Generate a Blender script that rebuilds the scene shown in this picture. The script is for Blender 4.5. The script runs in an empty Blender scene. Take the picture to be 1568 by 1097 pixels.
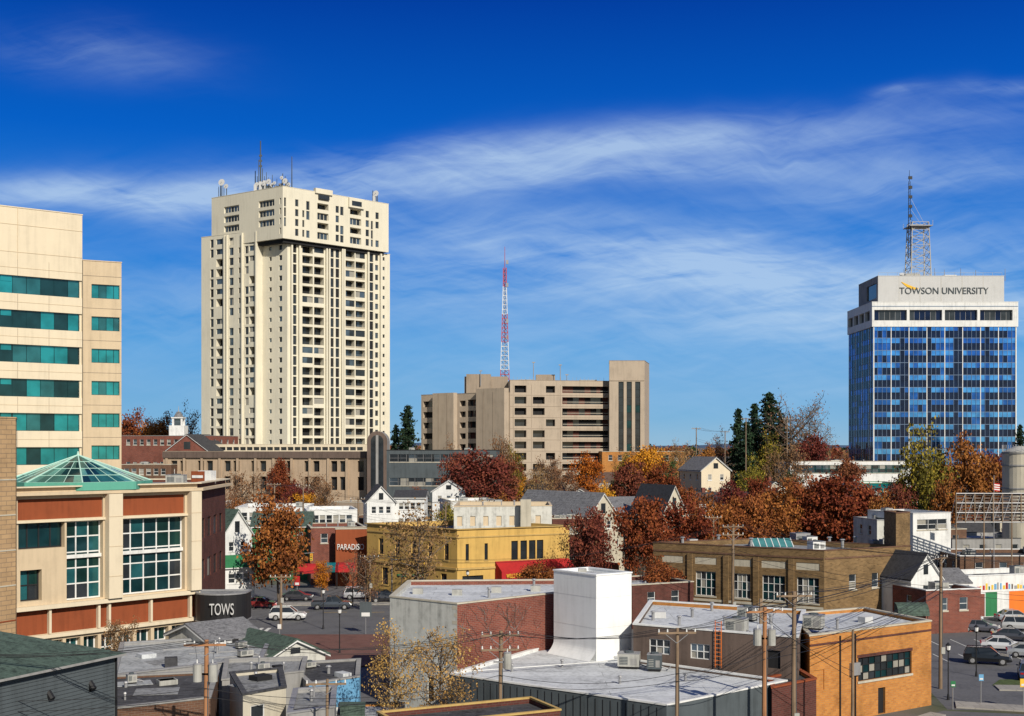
import bpy, math, random
import numpy as np
from mathutils import Vector, Matrix
random.seed(7)
# ---- survey: camera 22 m up, looking +Y; F = focal length in survey units
F=1900.0; CH=22.0; CX=784.0; CY=685.0
def X(px,D): return (px-CX)*D/F
def Z(py,D): return CH-(py-CY)*D/F
def P(px,D): return (X(px,D),float(D))
def gz(x,y):
    if y<210: return 0.0
    if y<350: return 8.0*(y-210)/140
    if y<1000: return 8.0+6.0*(y-350)/650
    return 14.0+5.0*min(1,(y-1000)/3000)
scene=bpy.context.scene
# =============================================================== materials
def newmat(name):
    m=bpy.data.materials.new(name); m.use_nodes=True
    nt=m.node_tree; b=nt.nodes['Principled BSDF']; return m,nt,b
def setspec(b,v):
    if 'Specular IOR Level' in b.inputs: b.inputs['Specular IOR Level'].default_value=v
def c4(c): return (c[0],c[1],c[2],1)
def mul(c,k): return tuple(min(1,x*k) for x in c)
def ramp(nt,stops):
    r=nt.nodes.new('ShaderNodeValToRGB'); e=r.color_ramp.elements
    e[0].position=stops[0][0]; e[0].color=c4(stops[0][1]); e[1].position=stops[-1][0]; e[1].color=c4(stops[-1][1])
    for p,c in stops[1:-1]:
        x=e.new(p); x.color=c4(c)
    return r
def mat(name,col,rough=.85,var=.22,scale=.35,metal=0,spec=.3,streak=True,seam=None):
    m,nt,b=newmat(name); N=nt.nodes; Lk=nt.links
    tc=N.new('ShaderNodeTexCoord')
    n1=N.new('ShaderNodeTexNoise'); n1.inputs['Scale'].default_value=scale; n1.inputs['Detail'].default_value=8; n1.inputs['Roughness'].default_value=.65
    Lk.new(tc.outputs['Object'],n1.inputs['Vector'])
    mp=N.new('ShaderNodeMapping'); mp.inputs['Scale'].default_value=(2.2,2.2,.16) if streak else (3,3,3)
    Lk.new(tc.outputs['Object'],mp.inputs['Vector'])
    n2=N.new('ShaderNodeTexNoise'); n2.inputs['Scale'].default_value=1.0; n2.inputs['Detail'].default_value=6; n2.inputs['Roughness'].default_value=.6
    Lk.new(mp.outputs[0],n2.inputs['Vector'])
    ad=N.new('ShaderNodeMath'); ad.operation='ADD'; Lk.new(n1.outputs[0],ad.inputs[0]); Lk.new(n2.outputs[0],ad.inputs[1])
    hf=N.new('ShaderNodeMath'); hf.operation='MULTIPLY'; hf.inputs[1].default_value=.5; Lk.new(ad.outputs[0],hf.inputs[0])
    r=ramp(nt,[(.3,mul(col,1-1.6*var)),(.5,col),(.7,mul(col,1+.6*var))]); Lk.new(hf.outputs[0],r.inputs[0])
    out=r.outputs[0]
    if seam:
        br=N.new('ShaderNodeTexBrick'); br.inputs['Scale'].default_value=1; br.inputs['Brick Width'].default_value=seam[0]; br.inputs['Row Height'].default_value=seam[1]; br.inputs['Mortar Size'].default_value=seam[2]
        br.inputs['Color1'].default_value=(1,1,1,1); br.inputs['Color2'].default_value=(.84,.84,.85,1); br.inputs['Mortar'].default_value=(seam[3],)*3+(1,)
        Lk.new(tc.outputs['UV'],br.inputs['Vector']); mx=N.new('ShaderNodeMixRGB'); mx.blend_type='MULTIPLY'; mx.inputs[0].default_value=1
        Lk.new(out,mx.inputs[1]); Lk.new(br.outputs[0],mx.inputs[2]); out=mx.outputs[0]
    Lk.new(out,b.inputs['Base Color'])
    b.inputs['Roughness'].default_value=rough; b.inputs['Metallic'].default_value=metal; setspec(b,spec)
    return m
def brickmat(name,c1,c2,mortar,scale=1.0,var=.3):
    m,nt,b=newmat(name); N=nt.nodes; Lk=nt.links
    tc=N.new('ShaderNodeTexCoord')
    br=N.new('ShaderNodeTexBrick'); br.inputs['Scale'].default_value=scale; br.inputs['Brick Width'].default_value=.42
    br.inputs['Row Height'].default_value=.15; br.inputs['Mortar Size'].default_value=.014
    br.inputs['Color1'].default_value=c4(c1); br.inputs['Color2'].default_value=c4(c2); br.inputs['Mortar'].default_value=c4(mortar)
    Lk.new(tc.outputs['UV'],br.inputs['Vector'])
    n=N.new('ShaderNodeTexNoise'); n.inputs['Scale'].default_value=.45; n.inputs['Detail'].default_value=9; n.inputs['Roughness'].default_value=.7
    Lk.new(tc.outputs['Object'],n.inputs['Vector'])
    r=ramp(nt,[(.3,(1-var*1.5,)*3),(.5,(.88,)*3),(.72,(1.0,)*3)]); Lk.new(n.outputs[0],r.inputs[0])
    mx=N.new('ShaderNodeMixRGB'); mx.blend_type='MULTIPLY'; mx.inputs[0].default_value=1
    Lk.new(br.outputs[0],mx.inputs[1]); Lk.new(r.outputs[0],mx.inputs[2]); Lk.new(mx.outputs[0],b.inputs['Base Color'])
    b.inputs['Roughness'].default_value=.9; setspec(b,.2)
    return m
def glass(name,col,metal=.75,rough=.06,spec=.6):
    m,nt,b=newmat(name); N=nt.nodes; Lk=nt.links
    tc=N.new('ShaderNodeTexCoord'); n=N.new('ShaderNodeTexNoise'); n.inputs['Scale'].default_value=.5; n.inputs['Detail'].default_value=3
    Lk.new(tc.outputs['Object'],n.inputs['Vector'])
    r=ramp(nt,[(.35,mul(col,.7)),(.65,mul(col,1.2))]); Lk.new(n.outputs[0],r.inputs[0]); Lk.new(r.outputs[0],b.inputs['Base Color'])
    bp=N.new('ShaderNodeBump'); bp.inputs['Strength'].default_value=.08; bp.inputs['Distance'].default_value=.05; Lk.new(n.outputs[0],bp.inputs['Height']); Lk.new(bp.outputs[0],b.inputs['Normal'])
    b.inputs['Metallic'].default_value=metal; b.inputs['Roughness'].default_value=rough; setspec(b,spec)
    return m
def leafmat(name,stops):
    m,nt,b=newmat(name); N=nt.nodes; Lk=nt.links
    g=N.new('ShaderNodeNewGeometry'); tc=N.new('ShaderNodeTexCoord'); n=N.new('ShaderNodeTexNoise'); n.inputs['Scale'].default_value=.6; n.inputs['Detail'].default_value=3
    Lk.new(tc.outputs['Object'],n.inputs['Vector'])
    oi=N.new('ShaderNodeObjectInfo')
    a=N.new('ShaderNodeMath'); a.operation='MULTIPLY_ADD'; a.inputs[1].default_value=.55; Lk.new(g.outputs['Random Per Island'],a.inputs[0]); 
    s=N.new('ShaderNodeMath'); s.operation='MULTIPLY_ADD'; s.inputs[1].default_value=.9; s.inputs[2].default_value=-.22; Lk.new(n.outputs[0],s.inputs[0]); Lk.new(s.outputs[0],a.inputs[2])
    r=ramp(nt,stops); Lk.new(a.outputs[0],r.inputs[0])
    hs=N.new('ShaderNodeHueSaturation'); v=N.new('ShaderNodeMath'); v.operation='MULTIPLY_ADD'; v.inputs[1].default_value=.5; v.inputs[2].default_value=.8
    h=N.new('ShaderNodeMath'); h.operation='MULTIPLY_ADD'; h.inputs[1].default_value=.035; h.inputs[2].default_value=.487; Lk.new(oi.outputs['Random'],h.inputs[0]); Lk.new(h.outputs[0],hs.inputs['Hue'])
    Lk.new(oi.outputs['Random'],v.inputs[0]); Lk.new(v.outputs[0],hs.inputs['Value']); Lk.new(r.outputs[0],hs.inputs['Color'])
    Lk.new(hs.outputs[0],b.inputs['Base Color']); b.inputs['Roughness'].default_value=.75; setspec(b,.15)
    return m
M={}
M['cream']=mat('cream_precast',(.64,.55,.41),var=.10)
M['cream2']=mat('cream_precast_warm',(.54,.43,.295),var=.13)
M['towerwhite']=mat('tower_concrete',(.645,.60,.485),var=.10,scale=.15)
M['towertan']=mat('tower_concrete_tan',(.42,.37,.28),var=.12,scale=.15)  # darker tan concrete for some balcony rails
M['beige']=mat('beige_precast',(.30,.24,.185),var=.18)
M['beige2']=mat('beige_precast_light',(.41,.335,.26),var=.15)
M['podium']=mat('podium_precast',(.40,.30,.21),var=.18)
M['tanstone']=brickmat('tan_stone',(.50,.33,.18),(.44,.29,.16),(.30,.21,.13),scale=.35,var=.2)
M['white']=mat('white_paint',(.66,.66,.65),var=.2,rough=.7,scale=.8)
M['white2']=mat('fresh_white_render',(.74,.75,.75),var=.10,rough=.7,scale=.5)
M['signgrey']=mat('sign_panel',(.50,.50,.50),var=.08)
M['whitewash']=mat('whitewashed_masonry',(.50,.495,.46),var=.36,scale=1.1)
M['grey']=mat('grey_paint',(.27,.265,.26),var=.3)
M['dkgrey']=mat('dark_grey_siding',(.075,.09,.10),var=.25)
M['taupe']=mat('taupe_paint',(.125,.09,.075),var=.3)
M['yellow']=mat('yellow_stucco',(.54,.345,.10),var=.2)
M['gold']=mat('gold_stucco',(.46,.31,.11),var=.2)
M['blue']=mat('blue_siding',(.13,.32,.52),var=.1,scale=1)
M['greenp']=mat('green_paint',(.03,.17,.07),var=.2)
M['redpan']=mat('red_brown_panel',(.24,.06,.022),var=.2)
M['redawn']=mat('red_awning',(.38,.018,.02),var=.15)
M['black']=mat('black_metal',(.018,.018,.02),var=.2,rough=.5)
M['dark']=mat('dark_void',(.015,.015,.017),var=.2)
M['steel']=mat('galvanised_steel',(.30,.30,.31),var=.2,metal=.3,rough=.5)
M['mull']=mat('blue_grey_mullion',(.17,.25,.38),var=.1,rough=.5)
M['acgrey']=mat('hvac_metal',(.36,.355,.33),var=.3,rough=.6,scale=1)
M['wood']=mat('pole_wood',(.23,.16,.105),var=.4)
M['woodor']=mat('pole_wood_orange',(.36,.17,.08),var=.35)
M['roofw']=mat('white_membrane_roof',(.56,.58,.60),var=.38,scale=.22,streak=False,seam=(14,1.9,.03,.55))
M['roofg']=mat('grey_roof',(.27,.275,.28),var=.5,scale=.25,streak=False,seam=(9,1.0,.03,.6))
M['roofd']=mat('dark_tar_roof',(.065,.065,.07),var=.6,scale=.3,streak=False,seam=(8,1.0,.03,1.6))
M['roofsilver']=mat('silver_coated_roof',(.38,.395,.405),var=.5,scale=.3,streak=False,seam=(9,1.0,.03,.6))
M['shingle']=mat('dark_shingle',(.05,.05,.055),var=.35,scale=1.5,streak=False)
M['shinglegrn']=mat('green_shingle',(.07,.105,.085),var=.45,scale=1.5,streak=False,seam=(.9,.28,.02,.6))
M['shinglegry']=mat('grey_slate',(.19,.19,.20),var=.4,scale=1.5,streak=False,seam=(.9,.4,.02,.6))
M['shinglebrn']=mat('brown_shingle',(.11,.07,.055),var=.35,scale=1.5,streak=False)
M['copper']=mat('green_skylight_frame',(.10,.34,.26),var=.15)
M['skyfr']=mat('pale_skylight_bars',(.42,.62,.54),var=.1)
M['brickor']=brickmat('orange_brick',(.56,.235,.055),(.43,.165,.04),(.38,.23,.11))
M['brickred']=brickmat('red_brick',(.24,.066,.043),(.165,.046,.034),(.24,.16,.13))
M['brickdk']=brickmat('dark_red_brick',(.13,.04,.032),(.09,.03,.025),(.12,.08,.065))
M['bricktan']=brickmat('brown_tan_brick',(.26,.16,.072),(.15,.09,.04),(.22,.165,.10))
M['brickbr']=brickmat('brown_brick',(.17,.085,.05),(.12,.06,.04),(.17,.13,.1))
M['paver']=brickmat('brick_paving',(.20,.085,.07),(.16,.07,.055),(.17,.13,.11))
M['stone']=mat('limestone',(.46,.42,.34),var=.2)
M['g_dark']=glass('window_dark',(.035,.042,.05),metal=.3)
M['g_mid']=glass('window_mid',(.12,.16,.20),metal=.6)
M['g_blind']=mat('window_blinds',(.28,.265,.23),var=.15,rough=.4,spec=.6)
M['g_teal']=glass('teal_glass',(.02,.27,.30),metal=.5)
M['g_teal2']=glass('teal_glass_mid',(.03,.16,.18),metal=.5)
M['g_teald']=glass('teal_glass_dark',(.012,.055,.065),metal=.5)
M['g_grn']=glass('green_glass_dark',(.02,.075,.07),metal=.6)
M['g_blue']=glass('blue_glass',(.08,.34,.95),metal=.85,rough=.05)
M['g_blue2']=glass('blue_glass_mid',(.025,.13,.50),metal=.8,rough=.05)
M['g_blued']=glass('blue_glass_dark',(.006,.018,.06),metal=.6,rough=.05)
M['g_skyl']=glass('skylight_glass',(.04,.20,.18),metal=.5,rough=.12)
M['g_skyl2']=glass('skylight_glass_pale',(.12,.38,.34),metal=.5,rough=.12)
M['bark']=mat('bark',(.13,.10,.08),var=.35)
M['rust']=leafmat('leaves_rust',[(0,(.05,.014,.008)),(.35,(.16,.042,.016)),(.7,(.28,.085,.026)),(1,(.42,.16,.04))])
M['maroon']=leafmat('leaves_maroon',[(0,(.04,.011,.010)),(.5,(.15,.036,.024)),(1,(.28,.09,.045))])
M['orange']=leafmat('leaves_orange',[(0,(.18,.05,.01)),(.5,(.42,.14,.014)),(1,(.66,.28,.025))])
M['brownl']=leafmat('leaves_brown',[(0,(.07,.036,.022)),(.5,(.20,.105,.05)),(1,(.36,.21,.10))])
M['tanl']=leafmat('leaves_tan',[(0,(.13,.065,.022)),(.5,(.36,.20,.065)),(1,(.58,.38,.14))])
M['ygreen']=leafmat('leaves_yellow_green',[(0,(.03,.03,.008)),(.5,(.15,.12,.02)),(1,(.40,.27,.03))])
M['green']=leafmat('leaves_green',[(0,(.012,.022,.008)),(.5,(.035,.06,.02)),(1,(.09,.12,.03))])
M['pine']=leafmat('pine_needles',[(0,(.006,.014,.008)),(.5,(.016,.034,.017)),(1,(.04,.065,.028))])
M['asphalt']=mat('asphalt',(.115,.115,.122),var=.3,scale=.3,streak=False)
M['grass']=mat('grass_verge',(.07,.095,.03),var=.5,scale=2,streak=False)
M['conc']=mat('concrete_pavement',(.33,.31,.28),var=.2,streak=False,seam=(1.5,1.5,.03,.6))
M['paint']=mat('road_marking',(.6,.6,.58),var=.25,streak=False)
M['ypaint']=mat('yellow_marking',(.6,.38,.05),var=.2,streak=False)
M['redmast']=mat('mast_red',(.45,.06,.04),var=.1)
M['orangep']=mat('orange_paint',(.70,.17,.025),var=.15)
M['goldsign']=mat('gold_sign',(.75,.45,.05),var=.05)
M['tirem']=mat('tyre',(.02,.02,.02),var=.1)
M['lampred']=mat('tail_lamp',(.4,.01,.01),var=.05,rough=.3)
# =============================================================== mesh builder
def V2(p): return Vector((p[0],p[1]))
def offset(poly,d):
    n=len(poly); out=[]
    for i in range(n):
        a=V2(poly[i-1]);b=V2(poly[i]);c=V2(poly[(i+1)%n])
        t1=(b-a).normalized();t2=(c-b).normalized()
        n1=Vector((-t1.y,t1.x));n2=Vector((-t2.y,t2.x))
        bis=(n1+n2); k=d/max(.25,(1+n1.dot(n2)))
        out.append((b.x+bis.x*k,b.y+bis.y*k))
    return out
FOOT=[]
class MB:
    def __init__(s): s.v=[];s.f=[];s.mi=[];s.mats=[]
    def m(s,mt):
        if isinstance(mt,str): mt=M[mt]
        if mt not in s.mats: s.mats.append(mt)
        return s.mats.index(mt)
    def face(s,pts,mt):
        k=len(s.v); s.v.extend([tuple(p) for p in pts]); s.f.append(tuple(range(k,k+len(pts)))); s.mi.append(s.m(mt))
    def hexa(s,b,t,mt):
        s.face([b[3],b[2],b[1],b[0]],mt); s.face(t,mt)
        for i in range(4):
            j=(i+1)%4; s.face([b[i],b[j],t[j],t[i]],mt)
    def box(s,cx,cy,z0,sx,sy,sz,mt,ang=0):
        c,sn=math.cos(ang),math.sin(ang)
        q=[(cx+c*x-sn*y,cy+sn*x+c*y) for x,y in ((-sx/2,-sy/2),(sx/2,-sy/2),(sx/2,sy/2),(-sx/2,sy/2))]
        s.hexa([(x,y,z0) for x,y in q],[(x,y,z0+sz) for x,y in q],mt)
    def cyl(s,p,q,r0,r1,mt,n=8,caps=True):
        p=Vector(p);q=Vector(q);d=(q-p)
        if d.length<1e-6: return
        d.normalize(); u=d.orthogonal().normalized(); w=d.cross(u)
        A=[];B=[]
        for i in range(n):
            a=2*math.pi*i/n; o=u*math.cos(a)+w*math.sin(a)
            A.append(p+o*r0);B.append(q+o*r1)
        for i in range(n):
            j=(i+1)%n; s.face([A[i],A[j],B[j],B[i]],mt)
        if caps: s.face(A[::-1],mt); s.face(B,mt)
    def ring(s,po,pi,z0,z1,mt):
        n=len(po)
        for i in range(n):
            j=(i+1)%n
            s.face([(*po[i],z1),(*po[j],z1),(*pi[j],z1),(*pi[i],z1)],mt)
            s.face([(*po[i],z0),(*po[j],z0),(*po[j],z1),(*po[i],z1)],mt)
            s.face([(*pi[j],z0),(*pi[i],z0),(*pi[i],z1),(*pi[j],z1)],mt)
            s.face([(*po[j],z0),(*po[i],z0),(*pi[i],z0),(*pi[j],z0)],mt)
    def obox(s,p0,p1,a0,a1,c0,c1,o0,o1,mt):
        p0=V2(p0);t=(V2(p1)-p0).normalized();n=Vector((t.y,-t.x))
        def q(a,o,c): r=p0+t*a+n*o; return (r.x,r.y,c)
        b=[q(a0,o1,c0),q(a1,o1,c0),q(a1,o0,c0),q(a0,o0,c0)]; tt=[q(a0,o1,c1),q(a1,o1,c1),q(a1,o0,c1),q(a0,o0,c1)]
        s.hexa(b,tt,mt)
    def wall(s,p0,p1,z0,z1,mt,ops=()):
        p0=V2(p0);p1=V2(p1);L=(p1-p0).length;t=(p1-p0)/L;n=Vector((t.y,-t.x))
        def q(a,c,o=0): r=p0+t*a+n*o; return (r.x,r.y,c)
        ops=[o for o in ops if o[1]-o[0]>.02 and o[0]>=-.001 and o[1]<=L+.001 and o[2]>=z0-.001 and o[3]<=z1+.001]
        As=sorted({0,L}|{round(o[0],4) for o in ops}|{round(o[1],4) for o in ops}); Cs=sorted({z0,z1}|{round(o[2],4) for o in ops}|{round(o[3],4) for o in ops})
        for ci in range(len(Cs)-1):
            cm=(Cs[ci]+Cs[ci+1])/2; rows=[(o[0],o[1]) for o in ops if o[2]<cm<o[3]]; st=None
            for ai in range(len(As)-1):
                am=(As[ai]+As[ai+1])/2; cov=any(a<am<b for a,b in rows)
                if not cov and st is None: st=As[ai]
                if cov and st is not None:
                    s.face([q(st,Cs[ci]),q(As[ai],Cs[ci]),q(As[ai],Cs[ci+1]),q(st,Cs[ci+1])],mt); st=None
            if st is not None: s.face([q(st,Cs[ci]),q(L,Cs[ci]),q(L,Cs[ci+1]),q(st,Cs[ci+1])],mt)
        for (a0,a1,c0,c1,sp) in ops:
            d=sp.get('d',.2); rm=sp.get('rev',mt)
            s.face([q(a0,c0),q(a1,c0),q(a1,c0,-d),q(a0,c0,-d)],rm); s.face([q(a0,c1,-d),q(a1,c1,-d),q(a1,c1),q(a0,c1)],rm)
            s.face([q(a0,c0,-d),q(a0,c1,-d),q(a0,c1),q(a0,c0)],rm); s.face([q(a1,c0),q(a1,c1),q(a1,c1,-d),q(a1,c0,-d)],rm)
            nx=sp.get('nx',1);nz=sp.get('nz',1);gm=sp['g']
            for i in range(nx):
                for j in range(nz):
                    g=random.choice(gm) if isinstance(gm,(list,tuple)) else gm
                    x0=a0+(a1-a0)*i/nx;x1=a0+(a1-a0)*(i+1)/nx;y0=c0+(c1-c0)*j/nz;y1=c0+(c1-c0)*(j+1)/nz
                    s.face([q(x0,y0,-d),q(x1,y0,-d),q(x1,y1,-d),q(x0,y1,-d)],g)
            fm=sp.get('fr'); w=sp.get('fw',.06)
            if fm:
                for i in range(nx+1):
                    x=a0+(a1-a0)*i/nx; x=min(max(x,a0+w/2),a1-w/2)
                    s.obox(p0,p1,x-w/2,x+w/2,c0+.003,c1-.003,-d+.002,-d+.07,fm)
                for j in range(nz+1):
                    y=c0+(c1-c0)*j/nz; y=min(max(y,c0+w/2),c1-w/2)
                    s.obox(p0,p1,a0+.003,a1-.003,y-w/2,y+w/2,-d+.004,-d+.062,fm)
            if sp.get('sill'): s.obox(p0,p1,a0-.1,a1+.1,c0-.18,c0-.003,-.1,.08,sp['sill'])
            if sp.get('lint'): s.obox(p0,p1,a0-.1,a1+.1,c1+.003,c1+.25,-.1,.03,sp['lint'])
            if sp.get('rail'): s.obox(p0,p1,a0+.01,a1-.01,c0+.02,c0+sp.get('rh',.9),-.12,-.05,sp['rail'])
    def block(s,poly,z0,z1,wm,rm='roofg',ops=None,par=.5,th=.3,cap='stone',capo=.06,reg=True):
        ops=ops or {}; n=len(poly)
        if reg: FOOT.append(poly)
        for i in range(n):
            w=wm[i] if isinstance(wm,(list,tuple)) else wm
            s.wall(poly[i],poly[(i+1)%n],z0,z1,w,ops.get(i,()))
        inn=offset(poly,th)
        for i in range(n):
            j=(i+1)%n; s.face([(*inn[j],z1-par),(*inn[i],z1-par),(*inn[i],z1),(*inn[j],z1)],wm[i] if isinstance(wm,(list,tuple)) else wm)
        s.face([(*p,z1-par) for p in inn],rm)
        s.ring(offset(poly,-capo),offset(poly,th+.02),z1,z1+.12,cap)
    def obj(s,name,smooth=False):
        xs=np.array(s.v); o=np.array([(xs[:,0].min()+xs[:,0].max())/2,(xs[:,1].min()+xs[:,1].max())/2,xs[:,2].min()])
        me=bpy.data.meshes.new(name+'_mesh'); me.from_pydata((xs-o).tolist(),[],s.f)
        for m_ in s.mats: me.materials.append(m_)
        me.polygons.foreach_set('material_index',s.mi)
        uv=me.uv_layers.new(name='UVMap'); buf=[]
        for f in s.f:
            p=[Vector(s.v[i]) for i in f[:3]]; nn=(p[1]-p[0]).cross(p[2]-p[0])
            if nn.length>0: nn.normalize()
            if abs(nn.z)>.7: buf.extend([c for i in f for c in (s.v[i][0],s.v[i][1])])
            else:
                h=math.hypot(nn.x,nn.y) or 1; tx,ty=-nn.y/h,nn.x/h
                buf.extend([c for i in f for c in (s.v[i][0]*tx+s.v[i][1]*ty,s.v[i][2])])
        uv.data.foreach_set('uv',buf)
        me.update(); ob=bpy.data.objects.new(name,me); ob.location=Vector(o); scene.collection.objects.link(ob)
        return ob
    def ac(s,x,y,z,sx=1.6,sy=1.2,sz=1.1,ang=0,mt='acgrey'):
        s.box(x,y,z,sx*.9,sy*.9,.15,'dark',ang); s.box(x,y,z+.15,sx,sy,sz,mt,ang)
        s.box(x,y,z+.15+sz,sx*1.03,sy*1.03,.05,'steel',ang)
        s.cyl((x,y,z+.2+sz),(x,y,z+.3+sz),min(sx,sy)*.33,min(sx,sy)*.33,'dkgrey',10)
        c,sn=math.cos(ang),math.sin(ang)
        def pp(u,v): return (x+c*u-sn*v,y+sn*u+c*v)
        a=pp(-sx*.22,-sy/2-.008); s.box(a[0],a[1],z+.3,sx*.38,.02,sz*.62,'dkgrey',ang)
        for i in range(5):
            b=pp(-sx*.22,-sy/2-.022); s.box(b[0],b[1],z+.34+i*sz*.12,sx*.36,.02,sz*.035,'acgrey',ang)
        b=pp(sx*.25,-sy/2-.01); s.box(b[0],b[1],z+.3,sx*.3,.015,sz*.5,'grey',ang)
        e=pp(sx*.5+.5,0); s.cyl((*pp(sx*.5,0),z+.3),(*e,z+.12),.05,.05,'steel',5); s.cyl((*e,z+.12),(*pp(sx*.5+.6,1.5),z+.06),.05,.05,'steel',5)
    def vent(s,x,y,z,h=.8,r=.12):
        s.cyl((x,y,z),(x,y,z+h),r,r,'steel',8); s.cyl((x,y,z+h),(x,y,z+h+.12),r*1.9,r*1.2,'steel',8)
def clutter(mb,poly,z,n=4,seed=0,big=1.0):
    r=random.Random(seed); inn=offset(poly,1.2); a,b,c,d=[V2(inn[i]) for i in range(4)]
    t=(b-a); ang=math.atan2(t.y,t.x)
    for i in range(n):
        u,v=r.random(),r.random(); p=a.lerp(b,u).lerp(d.lerp(c,u),v); k=r.random()
        if k<.18: mb.ac(p.x,p.y,z,r.uniform(1.2,2.0)*big,r.uniform(1,1.5)*big,r.uniform(.7,1.1)*big,ang)
        elif k<.62: mb.vent(p.x,p.y,z,r.uniform(.3,1.0),r.uniform(.06,.14))
        elif k<.8: mb.box(p.x,p.y,z,r.uniform(.7,1.3),r.uniform(.7,1.2),.35,r.choice(['roofw','acgrey','dark']),ang)
        else: mb.box(p.x,p.y,z+.004,r.uniform(1.5,3.5),r.uniform(1,2.5),.012,r.choice(['roofg','roofsilver','roofd']),ang)
class Fac:
    def __init__(s,p0,p1): s.p0=V2(p0);s.p1=V2(p1);s.L=(s.p1-s.p0).length;s.t=(s.p1-s.p0)/s.L
    def a(s,px):
        k=(px-CX)/F
        den=s.t.x-k*s.t.y
        return (k*s.p0.y-s.p0.x)/den
    def op(s,px0,px1,z0,z1,sp): return (max(.02,s.a(px0)),min(s.L-.02,s.a(px1)),z0,z1,sp)
WG=['g_dark','g_dark','g_mid','g_blind']
def winrow(L,z0,h,n,w,sp,m=1.0):
    out=[]
    for i in range(n):
        c=m+(L-2*m)*(i+.5)/n; out.append((c-w/2,c+w/2,z0,z0+h,sp))
    return out
def flatb(name,px0,px1,D0,D1,ytop,depth,wm,rm='roofg',floors=2,nc=4,cap='stone',ww=1.1,wh=1.5,fr='white',par=.5,seed=0,ncl=4,z1=None,top=.9):
    p0=P(px0,D0);p1=P(px1,D1); t=(V2(p1)-V2(p0)).normalized(); n=Vector((-t.y,t.x))*depth
    p2=(p1[0]+n.x,p1[1]+n.y);p3=(p0[0]+n.x,p0[1]+n.y); poly=[p0,p1,p2,p3]
    if z1 is None: z1=Z(ytop,D0)
    z0=min(gz(*p) for p in poly)-.3
    mb=MB(); sp=dict(g=WG,fr=fr,nz=2,d=.15,sill='stone'); ops={}
    fh=(z1-z0-.3)/max(1,floors)
    for e,(a,b) in enumerate([(p0,p1),(p1,p2),(p2,p3),(p3,p0)]):
        L=(V2(b)-V2(a)).length; k=nc if e in(0,2) else max(1,int(L/4)); o=[]
        for f in range(floors):
            zz=z0+.3+f*fh+fh-top-wh
            if nc: o+=winrow(L,max(zz,z0+.2),min(wh,fh-.6),k,ww,sp)
        ops[e]=o
    mb.block(poly,z0,z1,wm,rm,ops,par=par,cap=cap); clutter(mb,poly,z1-par,ncl,seed+int(px0))
    return mb.obj(name)
def gable(mb,p0,p1,depth,z0,ze,zr,wm,rm,along=True,nc=3,floors=2,ov=.35,ww=.9,wh=1.3,fr='white',chim=False):
    p0=V2(p0);p1=V2(p1);t=(p1-p0).normalized();L=(p1-p0).length;nb=Vector((-t.y,t.x))
    p2=p1+nb*depth;p3=p0+nb*depth; poly=[tuple(p0),tuple(p1),tuple(p2),tuple(p3)]; FOOT.append(poly)
    sp=dict(g=WG,fr=fr,nz=2,d=.1,sill=fr); fh=(ze-max(z0,ze-3*floors))/floors
    for e in range(4):
        a=poly[e];b=poly[(e+1)%4];LL=(V2(b)-V2(a)).length;o=[]
        k=nc if e in(0,2) else max(1,int(LL/3.5))
        for f in range(floors):
            zz=ze-(f+1)*fh+.7; o+=winrow(LL,zz,min(wh,fh-1.0),k,ww,sp,.6)
        mb.wall(a,b,z0,ze,wm,o)
    def pt(a,b,z): r=p0+t*a+nb*b; return Vector((r.x,r.y,z))
    if along: q=lambda a,b,z: pt(a,b,z); A,B=L,depth
    else: q=lambda a,b,z: pt(b,a,z); A,B=depth,L
    for aa,fl in ((0,1),(A,0)):
        tri=[q(aa,0,ze),q(aa,B,ze),q(aa,B/2,zr)]
        mb.face(tri if fl==0 else tri[::-1],wm)
        if not along and aa==0:
            for (u,v) in ((.42,.58),): 
                mb.face([q(-.02,B*u,ze+.3),q(-.02,B*v,ze+.3),q(-.02,B*v,ze+(zr-ze)*.55),q(-.02,B*u,ze+(zr-ze)*.55)],'g_dark')
    sl=(zr-ze)/(B/2); zo=ze-ov*sl; th=.18
    for sgn in (0,1):
        b0=-ov if sgn==0 else B+ov; b1=B/2
        lo=[q(-ov,b0,zo+.02),q(A+ov,b0,zo+.02),q(A+ov,b1,zr+.02),q(-ov,b1,zr+.02)]
        hi=[p+Vector((0,0,th)) for p in lo]
        mb.hexa(lo,hi,rm)
        mb.hexa([l+Vector((0,0,-.14)) for l in lo],[l+Vector((0,0,-.003)) for l in lo],fr)
    if chim:
        c=q(A*.3,B*.5,0); mb.box(c.x,c.y,ze,.7,.6,zr-ze+1.1,'brickred',math.atan2(t.y,t.x))
    return poly
def house(name,px0,px1,D0,D1,ye,yr,depth,wm,rm,along=True,nc=3,floors=2,chim=False,**k):
    mb=MB(); p0=P(px0,D0);p1=P(px1,D1); ze=Z(ye,D0); dm=(D0+D1)/2+depth/2 if along else D0
    zr=Z(yr,dm) ; zr=max(zr,ze+1.0)
    gable(mb,p0,p1,depth,gz(*p0)-.3,ze,zr,wm,rm,along,nc,floors,chim=chim,**k)
    return mb.obj(name)
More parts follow.
